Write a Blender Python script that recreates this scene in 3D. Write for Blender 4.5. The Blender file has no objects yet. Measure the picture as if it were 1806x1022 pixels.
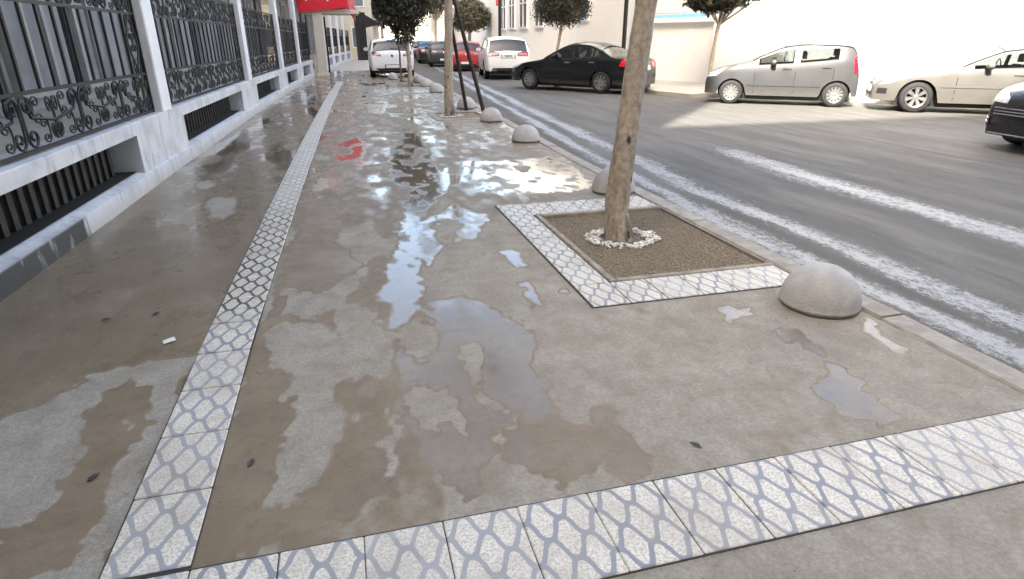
import bpy, bmesh, math, random
import numpy as np
from mathutils import Vector, Matrix, noise, Euler
from mathutils.bvhtree import BVHTree
R = math.radians
PI = math.pi
random.seed(7)
rng = np.random.default_rng(7)
scene = bpy.context.scene
COL = scene.collection

# ------------------------------------------------------------------ camera, sky, sun, exposure
cam_d = bpy.data.cameras.new('camera')
cam = bpy.data.objects.new('camera', cam_d)
COL.objects.link(cam)
cam.location = (0, 0, 1.40)
cam.rotation_euler = (R(90 - 22.4), 0, R(-15.1))
cam_d.sensor_width = 36
cam_d.lens = 36 * 1067 / 1806
cam_d.clip_end = 1500
cam_d.clip_start = 0.05
scene.camera = cam

SUN_EL = R(43)
SUN_DIR = Vector((0.67 * math.cos(SUN_EL), 0.742 * math.cos(SUN_EL), -math.sin(SUN_EL)))   # the way the light travels
world = bpy.data.worlds.new('World')
scene.world = world
world.use_nodes = True
wn = world.node_tree
sky = wn.nodes.new('ShaderNodeTexSky')
sky.sky_type = 'NISHITA'
sky.sun_disc = False
sky.sun_elevation = SUN_EL
sky.sun_rotation = math.atan2(-SUN_DIR.x, -SUN_DIR.y)
sky.air_density = 1.0
sky.dust_density = 6.0
sky.ozone_density = 0.6
wn.links.new(sky.outputs[0], wn.nodes['Background'].inputs[0])
wn.nodes['Background'].inputs[1].default_value = 0.15

sun_d = bpy.data.lights.new('sun', 'SUN')
sun_d.energy = 3.0
sun_d.angle = R(1.0)
sun_d.color = (1.0, 0.97, 0.92)
sun = bpy.data.objects.new('sun', sun_d)
COL.objects.link(sun)
sun.location = (-20, -22, 30)
sun.rotation_euler = SUN_DIR.to_track_quat('-Z', 'Y').to_euler()

vs = scene.view_settings
scene.display_settings.display_device = 'sRGB'
vs.view_transform = 'Standard'
vs.look = 'None'
vs.gamma = 1
vs.use_curve_mapping = False
vs.exposure = 2.6
vs.use_white_balance = True
vs.white_balance_temperature = 7000
vs.white_balance_tint = 8

# ------------------------------------------------------------------ helpers
def tag(o, label=None, cat=None, group=None, kind=None):
    if label: o['label'] = label
    if cat: o['category'] = cat
    if group: o['group'] = group
    if kind: o['kind'] = kind
    return o

def empty(name, loc=(0, 0, 0), rz=0.0, label=None, cat=None, group=None, kind=None):
    o = bpy.data.objects.new(name, None)
    COL.objects.link(o)
    o.location = loc
    o.rotation_euler = (0, 0, rz)
    o.empty_display_size = 0.2
    return tag(o, label, cat, group, kind)

def link_mesh(name, me, parent=None, loc=None, rz=None):
    o = bpy.data.objects.new(name, me)
    COL.objects.link(o)
    o.parent = parent
    if loc is not None: o.location = loc
    if rz is not None: o.rotation_euler = (0, 0, rz)
    return o

def copy_tree(o, parent=None):
    c = o.copy()
    COL.objects.link(c)
    c.parent = parent
    for ch in o.children: copy_tree(ch, c)
    return c

class MB:
    """collects shapes; build() makes ONE mesh object"""
    def __init__(s): s.v = []; s.f = []
    def add(s, vs, fs):
        b = len(s.v)
        s.v.extend([tuple(p) for p in vs])
        s.f.extend([tuple(b + i for i in f) for f in fs])
        return s
    def box(s, x0, x1, y0, y1, z0, z1):
        vs = [(x0,y0,z0),(x1,y0,z0),(x1,y1,z0),(x0,y1,z0),(x0,y0,z1),(x1,y0,z1),(x1,y1,z1),(x0,y1,z1)]
        return s.add(vs, [(3,2,1,0),(4,5,6,7),(0,1,5,4),(1,2,6,5),(2,3,7,6),(3,0,4,7)])
    def bbox(s, x0, x1, y0, y1, z0, z1, b=0.01):
        """box with a bevelled top rim and vertical edges"""
        def ring(i, z):
            c = b
            xa, xb, ya, yb = x0+i, x1-i, y0+i, y1-i
            return [(xa+c,ya,z),(xb-c,ya,z),(xb,ya+c,z),(xb,yb-c,z),(xb-c,yb,z),(xa+c,yb,z),(xa,yb-c,z),(xa,ya+c,z)]
        vs = ring(0, z0) + ring(0, z1-b) + ring(b, z1)
        fs = [tuple(range(7,-1,-1)), tuple(range(16,24))]
        for k in range(2):
            for i in range(8):
                fs.append((k*8+i, k*8+(i+1)%8, k*8+8+(i+1)%8, k*8+8+i))
        return s.add(vs, fs)
    def obox(s, c, ax, ay, az, hx, hy, hz):
        c = Vector(c); ax, ay, az = Vector(ax), Vector(ay), Vector(az)
        vs = []
        for sz in (-1, 1):
            for sx, sy in ((-1,-1),(1,-1),(1,1),(-1,1)):
                vs.append(c + ax*hx*sx + ay*hy*sy + az*hz*sz)
        return s.add(vs, [(3,2,1,0),(4,5,6,7),(0,1,5,4),(1,2,6,5),(2,3,7,6),(3,0,4,7)])
    def tube(s, pts, rad, n=6, cap=True, flat=1.0):
        pts = [Vector(p) for p in pts]
        if not hasattr(rad, '__len__'): rad = [rad]*len(pts)
        vs = []; fs = []
        t0 = (pts[1]-pts[0]).normalized()
        up = Vector((0,0,1)) if abs(t0.z) < 0.9 else Vector((0,1,0))
        u = t0.cross(up).normalized()
        for i, p in enumerate(pts):
            a = pts[max(0,i-1)]; b = pts[min(len(pts)-1,i+1)]
            t = (b-a).normalized()
            u = (u - t*u.dot(t)).normalized()
            w = t.cross(u)
            for k in range(n):
                an = 2*PI*k/n + PI/n
                vs.append(p + (u*math.cos(an) + w*math.sin(an)*flat)*rad[i])
        m = len(pts)
        for i in range(m-1):
            for k in range(n):
                fs.append((i*n+k, i*n+(k+1)%n, (i+1)*n+(k+1)%n, (i+1)*n+k))
        if cap:
            fs.append(tuple(range(n-1,-1,-1))); fs.append(tuple((m-1)*n+k for k in range(n)))
        return s.add(vs, fs)
    def lathe(s, prof, n=24, axis='z', c=(0,0,0)):
        """prof: list of (r, h); open ends with r==0 are poles"""
        vs = []; fs = []
        for r, h in prof:
            for k in range(n):
                a = 2*PI*k/n
                x, y = r*math.cos(a), r*math.sin(a)
                p = (x,y,h) if axis=='z' else ((x,h,y) if axis=='y' else (h,x,y))
                vs.append((p[0]+c[0],p[1]+c[1],p[2]+c[2]))
        for i in range(len(prof)-1):
            for k in range(n):
                fs.append((i*n+k, i*n+(k+1)%n, (i+1)*n+(k+1)%n, (i+1)*n+k))
        return s.add(vs, fs)
    def prism(s, poly, z0, z1):
        n = len(poly)
        vs = [(x,y,z0) for x,y in poly] + [(x,y,z1) for x,y in poly]
        fs = [tuple(range(n-1,-1,-1)), tuple(range(n,2*n))]
        for i in range(n): fs.append((i,(i+1)%n,n+(i+1)%n,n+i))
        return s.add(vs, fs)
    def mesh(s, name, mat, smooth=False, fix=False):
        me = bpy.data.meshes.new(name)
        me.from_pydata(s.v, [], s.f)
        if fix:
            bm = bmesh.new(); bm.from_mesh(me)
            bmesh.ops.remove_doubles(bm, verts=bm.verts, dist=1e-5)
            bmesh.ops.recalc_face_normals(bm, faces=bm.faces)
            bm.to_mesh(me); bm.free()
        me.materials.append(mat)
        if smooth:
            me.polygons.foreach_set('use_smooth', [True]*len(me.polygons))
            me.set_sharp_from_angle(angle=R(40) if smooth is True else R(smooth))
        me.update()
        return me
    def build(s, name, mat, parent=None, smooth=False, loc=None, rz=None, fix=False):
        return link_mesh(name, s.mesh(name, mat, smooth, fix), parent, loc, rz)

# ------------------------------------------------------------------ materials
class NT:
    def __init__(s, name):
        s.m = bpy.data.materials.new(name); s.m.use_nodes = True
        s.t = s.m.node_tree; s.n = s.t.nodes
        s.b = s.n['Principled BSDF']; s.out = s.n['Material Output']
    def node(s, typ, **kw):
        n = s.n.new('ShaderNode' + typ)
        for k, v in kw.items(): setattr(n, k, v)
        return n
    def lk(s, a, b): s.t.links.new(a, b)
    def put(s, sock, v):
        if isinstance(v, bpy.types.NodeSocket): s.lk(v, sock)
        elif isinstance(v, (tuple, list)) and len(v) == 3 and sock.type == 'RGBA': sock.default_value = (*v, 1)
        else: sock.default_value = v
    def math(s, op, a, b=0.0, c=None, clamp=False):
        n = s.node('Math', operation=op, use_clamp=clamp)
        s.put(n.inputs[0], a); s.put(n.inputs[1], b)
        if c is not None: s.put(n.inputs[2], c)
        return n.outputs[0]
    def mix(s, f, a, b, mode='MIX'):
        n = s.node('Mix', data_type='RGBA', blend_type=mode)
        s.put(n.inputs[0], f); s.put(n.inputs[6], a); s.put(n.inputs[7], b)
        return n.outputs[2]
    def mixf(s, f, a, b):
        n = s.node('Mix', data_type='FLOAT')
        s.put(n.inputs[0], f); s.put(n.inputs[2], a); s.put(n.inputs[3], b)
        return n.outputs[0]
    def mapr(s, v, a, b, c=0.0, d=1.0, smooth=True):
        n = s.node('MapRange', interpolation_type='SMOOTHSTEP' if smooth else 'LINEAR')
        s.put(n.inputs[0], v)
        for i, q in enumerate((a,b,c,d)): s.put(n.inputs[i+1], q)
        return n.outputs[0]
    def noise(s, vec, scale, detail=4, rough=0.55, dist=0.0, out=0):
        n = s.node('TexNoise')
        s.put(n.inputs['Vector'], vec)
        n.inputs['Scale'].default_value = scale; n.inputs['Detail'].default_value = detail
        n.inputs['Roughness'].default_value = rough; n.inputs['Distortion'].default_value = dist
        return n.outputs[out]
    def vor(s, vec, scale, feature='F1', out='Distance'):
        n = s.node('TexVoronoi', feature=feature)
        s.put(n.inputs['Vector'], vec); n.inputs['Scale'].default_value = scale
        return n.outputs[out]
    def geo(s): return s.node('NewGeometry').outputs['Position']
    def obj(s): return s.node('TexCoord').outputs['Object']
    def rnd(s): return s.node('ObjectInfo').outputs['Random']
    def sep(s, v):
        n = s.node('SeparateXYZ'); s.put(n.inputs[0], v); return n.outputs
    def scale(s, v, sc):
        n = s.node('VectorMath', operation='MULTIPLY'); s.put(n.inputs[0], v); n.inputs[1].default_value = sc
        return n.outputs[0]
    def bump(s, h, strength=0.3, dist=0.01):
        n = s.node('Bump'); n.inputs['Strength'].default_value = 1.0
        s.put(n.inputs['Strength'], strength); n.inputs['Distance'].default_value = dist
        s.put(n.inputs['Height'], h); s.lk(n.outputs[0], s.b.inputs['Normal'])
        return n
    def fin(s, color=None, rough=None, **kw):
        if color is not None: s.put(s.b.inputs['Base Color'], color)
        if rough is not None: s.put(s.b.inputs['Roughness'], rough)
        for k, v in kw.items(): s.put(s.b.inputs[k.replace('_', ' ')], v)
        return s.m

def simple(name, col, rough=0.6, var=0.12, sc=6.0, bump=0.0, **kw):
    t = NT(name)
    n = t.noise(t.geo(), sc, 5)
    c = t.mix(t.mapr(n, .3, .7), tuple(x*(1-var) for x in col), tuple(min(1, x*(1+var)) for x in col))
    if bump: t.bump(t.noise(t.geo(), sc*12, 4), bump, .004)
    return t.fin(c, rough, **kw)

M = {}
def mat_concrete():
    t = NT('wet_concrete')
    p = t.geo()
    at = t.node('Attribute', attribute_name='wet').outputs['Fac']
    n1 = t.noise(p, 11, 6, .65); n2 = t.noise(p, 60, 4, .6); n3 = t.noise(p, 1.3, 4)
    w = t.math('ADD', at, t.math('MULTIPLY', t.math('SUBTRACT', n1, .5), .34))
    w = t.math('ADD', w, t.math('MULTIPLY', t.math('SUBTRACT', n2, .5), .14))
    damp = t.mapr(w, .17, .46)
    film = t.mapr(w, .42, .78)
    pud = t.mapr(w, .80, .97)
    dry = t.mix(t.mapr(t.noise(p, 4.5, 6, .65, .4), .32, .68), (.345,.310,.252), (.465,.43,.365))
    dry = t.mix(t.math('MULTIPLY', t.mapr(t.noise(p, 19, 5, .7), .48, .7), .35), dry, (.24,.205,.16))
    dry = t.mix(t.mapr(n2, .35, .7), t.mix(.32, dry, (.17,.15,.12)), dry)
    dry = t.mix(t.math('MULTIPLY', t.mapr(t.noise(p, 140, 3, .8), .52, .70), .45), dry, (.17,.15,.12))
    dry = t.mix(t.math('MULTIPLY', t.mapr(t.noise(p, 95, 3, .8), .56, .72), .4), dry, (.60,.57,.51))
    speck = t.mapr(t.vor(p, 42), .08, .16)
    dry = t.mix(t.math('MULTIPLY', t.math('SUBTRACT', 1., speck), t.mapr(t.noise(p, 5), .5, .7)), dry, (.12,.105,.09))
    spot = t.math('MULTIPLY', t.math('SUBTRACT', 1., t.mapr(t.math('ADD', t.vor(p, 2.1), t.math('MULTIPLY', n1, .06)), .055, .085)), t.mapr(t.noise(p, 1.1, 2), .45, .5))
    dry = t.mix(t.math('MULTIPLY', spot, .7), dry, (.11,.098,.082))
    wet = t.mix(n3, (.175,.130,.083), (.235,.182,.120))
    wet = t.mix(t.mapr(t.noise(p, 3.2, 5), .35, .7), wet, (.25,.198,.135))
    wet = t.mix(t.math('MULTIPLY', t.mapr(t.noise(p, 120, 3, .8), .52, .70), .35), wet, (.085,.065,.042))
    wet = t.mix(t.math('MULTIPLY', t.mapr(t.noise(p, 13, 6, .7, .5), .45, .72), .5), wet, (.13,.10,.068))
    c = t.mix(damp, dry, wet)
    r = t.mixf(damp, .88, .58)
    r = t.mixf(film, r, .27)
    r = t.mixf(pud, r, .085)
    hb = t.math('ADD', t.math('MULTIPLY', n2, .6), t.math('MULTIPLY', t.noise(p, 230, 3), .55))
    st = t.mixf(damp, .95, .40); st = t.mixf(film, st, .07); st = t.mixf(pud, st, .012)
    # ripples on standing water
    t.bump(hb, st, .012)
    t.fin(c, r, IOR=1.4)
    t.put(t.b.inputs['Coat Weight'], t.mixf(pud, t.math('MULTIPLY', film, .4), .9))
    t.put(t.b.inputs['Coat Roughness'], t.mixf(pud, .26, .07))
    t.b.inputs['Coat IOR'].default_value = 1.33
    return t.m
M['concrete'] = mat_concrete()

def mat_tile():
    t = NT('printed_cement_tile')
    o = t.sep(t.obj()); p = t.geo(); rn = t.rnd()
    wob = t.math('MULTIPLY', t.math('SUBTRACT', t.noise(p, 22, 3), .5), .05)
    u = t.math('ADD', t.math('DIVIDE', o[0], .24), wob)
    v = t.math('DIVIDE', o[1], .335)
    wob2 = t.math('MULTIPLY', t.math('SUBTRACT', t.noise(p, 75, 3), .5), .035)
    pa = t.math('PINGPONG', t.math('MULTIPLY', u, 2.), .5)
    pb = t.math('PINGPONG', t.math('MULTIPLY', v, 2.), .5)
    K = .070
    gg = t.math('SUBTRACT', t.math('ADD', pa, pb), t.math('ADD', .5, t.math('MULTIPLY', t.math('SINE', t.math('MULTIPLY', pa, 4*PI)), K)))
    sl = t.math('SUBTRACT', 1., t.math('MULTIPLY', t.math('COSINE', t.math('MULTIPLY', pa, 4*PI)), 4*PI*K))
    dist = t.math('DIVIDE', t.math('ABSOLUTE', gg), t.math('SQRT', t.math('ADD', 1., t.math('MULTIPLY', sl, sl))))
    line = t.math('SUBTRACT', 1., t.mapr(t.math('ADD', dist, wob2),    .056, .076))
    wear = t.noise(p, 3.5, 5)
    sp = t.noise(p, 120, 3)
    cream = t.mix(t.mapr(sp, .35, .6), (.48,.445,.38), (.74,.70,.62))
    cream = t.mix(t.math('MULTIPLY', t.mapr(t.noise(p, 17, 4), .5, .75), .45), cream, (.36,.32,.26))
    y = t.sep(p)[1]
    wetz = t.math('MULTIPLY', t.mapr(y, 3.1, 3.5), t.math('SUBTRACT', 1., t.mapr(y, 5.0, 6.2)))
    wetz = t.math('MULTIPLY', wetz, t.math('LESS_THAN', t.sep(p)[0], 0.))
    wetz = t.math('MAXIMUM', wetz, t.math('MULTIPLY', t.mapr(t.math('ADD', wear, t.math('MULTIPLY', rn, .2)), .66, .74), .3))
    ink = t.mix(rn, (.24,.252,.28), (.36,.37,.395))
    ink = t.mix(wetz, ink, (.085,.09,.10))
    col = t.mix(line, cream, ink)
    col = t.mix(t.math('MULTIPLY', t.mapr(wear, .42, .72), .55), col, (.40,.355,.29))
    col = t.mix(t.math('MULTIPLY', t.mapr(rn, .5, 1.), .22), col, (.40,.36,.31))
    rough = t.mixf(wetz, .55, .18)
    t.bump(t.math('ADD', sp, t.math('MULTIPLY', line, -.4)), .12, .004)
    return t.fin(col, rough)
M['tile'] = mat_tile()

def mat_road():
    t = NT('asphalt')
    p = t.geo(); xyz = t.sep(p)
    st = t.scale(p, (1, .16, 1))
    n1 = t.noise(p, 120, 4, .7); n2 = t.noise(st, 3.2, 5, .6); n3 = t.noise(p, .8, 4); n4 = t.noise(st, 11, 4, .6)
    x = xyz[0]; y = xyz[1]
    xs = t.math('SUBTRACT', x, t.math('MULTIPLY', t.math('MAXIMUM', t.math('SUBTRACT', y, 6.), 0.), .075))
    wob = t.math('MULTIPLY', t.math('SUBTRACT', t.noise(t.scale(p, (1,.25,1)), 2.3, 4), .5), .36)
    xw = t.math('ADD', xs, wob)
    def bell(c, h):
        q = t.math('DIVIDE', t.math('SUBTRACT', xw, c), h)
        return t.math('POWER', 2.718, t.math('MULTIPLY', t.math('MULTIPLY', q, q), -1.))
    s1 = t.math('MAXIMUM', bell(3.20, .15), bell(3.66, .21))
    fade2 = t.math('SUBTRACT', 1., t.mapr(y, 7.0, 10.))
    s = t.math('MAXIMUM', s1, t.math('MULTIPLY', bell(5.25, .30), fade2))
    n6 = t.noise(t.scale(p, (1, .55, 1)), 34, 4, .75); n7 = t.noise(t.scale(p, (1, .2, 1)), 5, 4, .6)
    f = t.math('ADD', t.math('MULTIPLY', s, .92), t.math('MULTIPLY', t.math('SUBTRACT', n1, .5), 1.5))
    f = t.math('ADD', f, t.math('MULTIPLY', t.math('SUBTRACT', n6, .5), 1.9))
    f = t.math('ADD', f, t.math('MULTIPLY', t.math('SUBTRACT', n7, .5), .9))
    residue_sheen = t.math('MULTIPLY', t.mapr(f, .48, .95), t.mapr(s, .05, .4))
    dark = t.mix(n2, (.085,.081,.074), (.145,.138,.127))
    dark = t.mix(t.math('MULTIPLY', t.mapr(n4, .5, .75), .4), dark, (.055,.053,.048))
    dark = t.mix(t.math('MULTIPLY', t.mapr(t.noise(p, 75, 3, .8), .5, .72), .6), dark, (.19,.18,.165))
    gut = t.math('SUBTRACT', 1., t.mapr(xw, 2.98, 3.12))
    dark = t.mix(t.math('MULTIPLY', gut, .65), dark, (.10,.08,.055))
    col = t.mix(t.math('MULTIPLY', residue_sheen, .72), dark, (.38,.405,.45))       # wash-water residue plus the wet streaks' sky sheen painted into the colour
    rough = t.mixf(residue_sheen, t.mixf(t.mapr(n2, .4, .65), .85, .68), .40)
    t.bump(n1, t.mixf(s, .7, .7), .012)
    return t.fin(col, rough)
M['road'] = mat_road()

def mat_plaster(name, col, grime=.35, base=False):
    t = NT(name)
    p = t.geo(); z = t.sep(p)[2]
    dr = t.scale(p, (1, 1, .18))
    n = t.noise(p, 2.5, 6, .6); d = t.noise(dr, 7, 5, .65)
    c = t.mix(t.math('MULTIPLY', t.mapr(n, .4, .75), grime), col, tuple(x*.62 for x in col))
    c = t.mix(t.math('MULTIPLY', t.mapr(d, .5, .72), grime*1.2), c, tuple(x*.5 for x in col))
    if base:
        y = t.sep(p)[1]
        spl = t.math('MULTIPLY', t.math('SUBTRACT', 1., t.mapr(t.math('ADD', z, t.math('MULTIPLY', n, .25)), .1, .28)), .5)
        c = t.mix(spl, c, (.30,.27,.22))
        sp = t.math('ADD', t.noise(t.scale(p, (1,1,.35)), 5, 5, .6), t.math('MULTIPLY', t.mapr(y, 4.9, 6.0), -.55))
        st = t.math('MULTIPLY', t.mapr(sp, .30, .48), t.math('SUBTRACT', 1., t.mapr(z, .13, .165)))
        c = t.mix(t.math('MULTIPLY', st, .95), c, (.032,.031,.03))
    t.bump(t.noise(p, 45, 4), .25, .006)
    cr = t.mapr(t.vor(t.scale(p, (1.3,1.3,2.)), 2.6, 'DISTANCE_TO_EDGE'), .0, .007)
    cr = t.math('MULTIPLY', t.math('SUBTRACT', 1., cr), t.mapr(t.noise(p, 1.7), .52, .6))
    c = t.mix(t.math('MULTIPLY', cr, .45 if base else 0.), c, (.16,.155,.15))
    return t.fin(c, .8)
M['plaster'] = mat_plaster('white_plaster', (.64,.65,.67), .75, True)
M['column'] = mat_plaster('white_column_paint', (.80,.80,.81), .2)
M['gallery'] = mat_plaster('grey_gallery_plaster', (.34,.35,.37), .25)
M['farwall'] = mat_plaster('off_white_render', (.84,.83,.805), .08)
M['cream'] = mat_plaster('cream_facade', (.62,.57,.48), .25)
M['pale'] = mat_plaster('pale_facade', (.68,.66,.62), .2)
M['sidebldg'] = mat_plaster('beige_facade', (.50,.45,.38), .25)
M['iron'] = simple('black_wrought_iron', (.006,.006,.007), .55, .3, 20, bump=.15)
M['dark'] = simple('void_shade_and_door_black', (.012,.011,.010), .9)
M['slat'] = simple('dark_grey_slat', (.022,.021,.02), .7, .4, 14)
M['kerb'] = None
def mat_kerb():
    t = NT('kerb_stone')
    p = t.geo(); n = t.noise(p, 7, 6, .65); rn = t.rnd()
    c = t.mix(t.mapr(n, .3, .7), (.27,.245,.21), (.43,.40,.35))
    c = t.mix(t.math('MULTIPLY', rn, .3), c, (.25,.22,.18))
    t.bump(t.noise(p, 60, 5, .65), .6, .01)
    return t.fin(c, .8)
M['kerb'] = mat_kerb()
M['joint'] = simple('dark_joint', (.05,.045,.04), .9)
M['edging'] = simple('weathered_edging_board', (.30,.26,.21), .8, .3, 12, bump=.4)
def mat_dome():
    t = NT('dome_concrete')
    p = t.geo(); n = t.noise(p, 5, 6, .6, .6); z = t.sep(t.obj())[2]
    c = t.mix(t.mapr(n, .3, .7), (.37,.365,.355), (.50,.495,.48))
    c = t.mix(t.math('MULTIPLY', t.mapr(t.noise(p, 14, 5), .5, .75), .4), c, (.33,.32,.30))
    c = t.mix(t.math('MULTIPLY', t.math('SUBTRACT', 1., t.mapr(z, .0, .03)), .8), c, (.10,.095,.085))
    t.bump(t.noise(p, 70, 5, .7), .55, .008)
    return t.fin(c, .75)
M['dome'] = mat_dome()
def mat_bark():
    t = NT('ficus_bark')
    p = t.obj(); sv = t.scale(p, (1,1,.3))
    n = t.noise(sv, 18, 6, .65, .5)
    c = t.mix(t.mapr(t.noise(p, 26, 6, .7), .3, .7), (.30,.25,.195), (.54,.465,.38))
    c = t.mix(t.math('MULTIPLY', t.mapr(n, .48, .70), .6), c, (.19,.155,.115))
    kn = t.math('MULTIPLY', t.math('SUBTRACT', 1., t.mapr(t.vor(t.scale(p,(1,1,.5)), 9.5), .10, .20)), t.mapr(t.noise(p, 4.), .38, .48))
    c = t.mix(t.math('MULTIPLY', kn, .92), c, (.025,.022,.018))
    z = t.sep(p)[2]
    c = t.mix(t.math('MULTIPLY', t.math('MULTIPLY', t.math('SUBTRACT', 1., t.mapr(z, .05, .35)), t.mapr(t.noise(sv, 9), .45, .6)), .75), c, (.05,.04,.03))
    t.bump(t.math('SUBTRACT', n, t.math('MULTIPLY', kn, .8)), .7, .02)
    return t.fin(c, .8)
M['bark'] = mat_bark()
def mat_leaf(name, a, b):
    t = NT(name)
    v = t.node('Attribute', attribute_name='leafv').outputs['Fac']
    c = t.mix(v, a, b)
    t.fin(c, .48)
    t.b.inputs['Specular IOR Level'].default_value = .35
    return t.m
M['leaf'] = mat_leaf('dark_ficus_leaf', (.016,.017,.011), (.058,.055,.034))
M['leaf2'] = mat_leaf('olive_leaf', (.045,.042,.026), (.13,.115,.07))
def mat_gravel():
    t = NT('brown_gravel')
    v = t.node('Attribute', attribute_name='leafv').outputs['Fac']
    c = t.mix(v, (.21,.172,.125), (.40,.335,.255))
    return t.fin(c, .85)
M['gravel'] = mat_gravel()
M['soil'] = simple('gravel_bed', (.23,.185,.135), .95, .3, 60, bump=.5)
M['pebble'] = simple('white_pebble', (.76,.74,.70), .6, .3, 40)
M['stake'] = simple('dark_wood_stake', (.035,.028,.022), .75, .4, 20)
M['stake_pale'] = simple('pale_wood_stake', (.17,.14,.11), .75, .3, 20)
M['paving_far'] = mat_plaster('far_paving', (.42,.39,.34), .3)
M['ground'] = simple('town_ground', (.25,.23,.2), .9, .2, .3)
M['paper'] = simple('white_paper', (.78,.78,.76), .6, .03)
M['deadleaf'] = simple('dead_leaf', (.055,.05,.045), .7, .4, 40)

# street curves -------------------------------------------------------------
def wall_x(y): return -2.06 + .022*(y-4) + (.001*(y-4)**2 if y > 4 else 0)
def strip_x(y): return -.67 if y < 3 else -.67 + .020*(y-3) + .0006*(y-3)**2
def kerb_x(y): return 2.79 if y < 7 else 2.79 + .035*(y-7) - .0005*(y-7)**2 if y < 27 else 3.29 + .02*(y-27)

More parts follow.
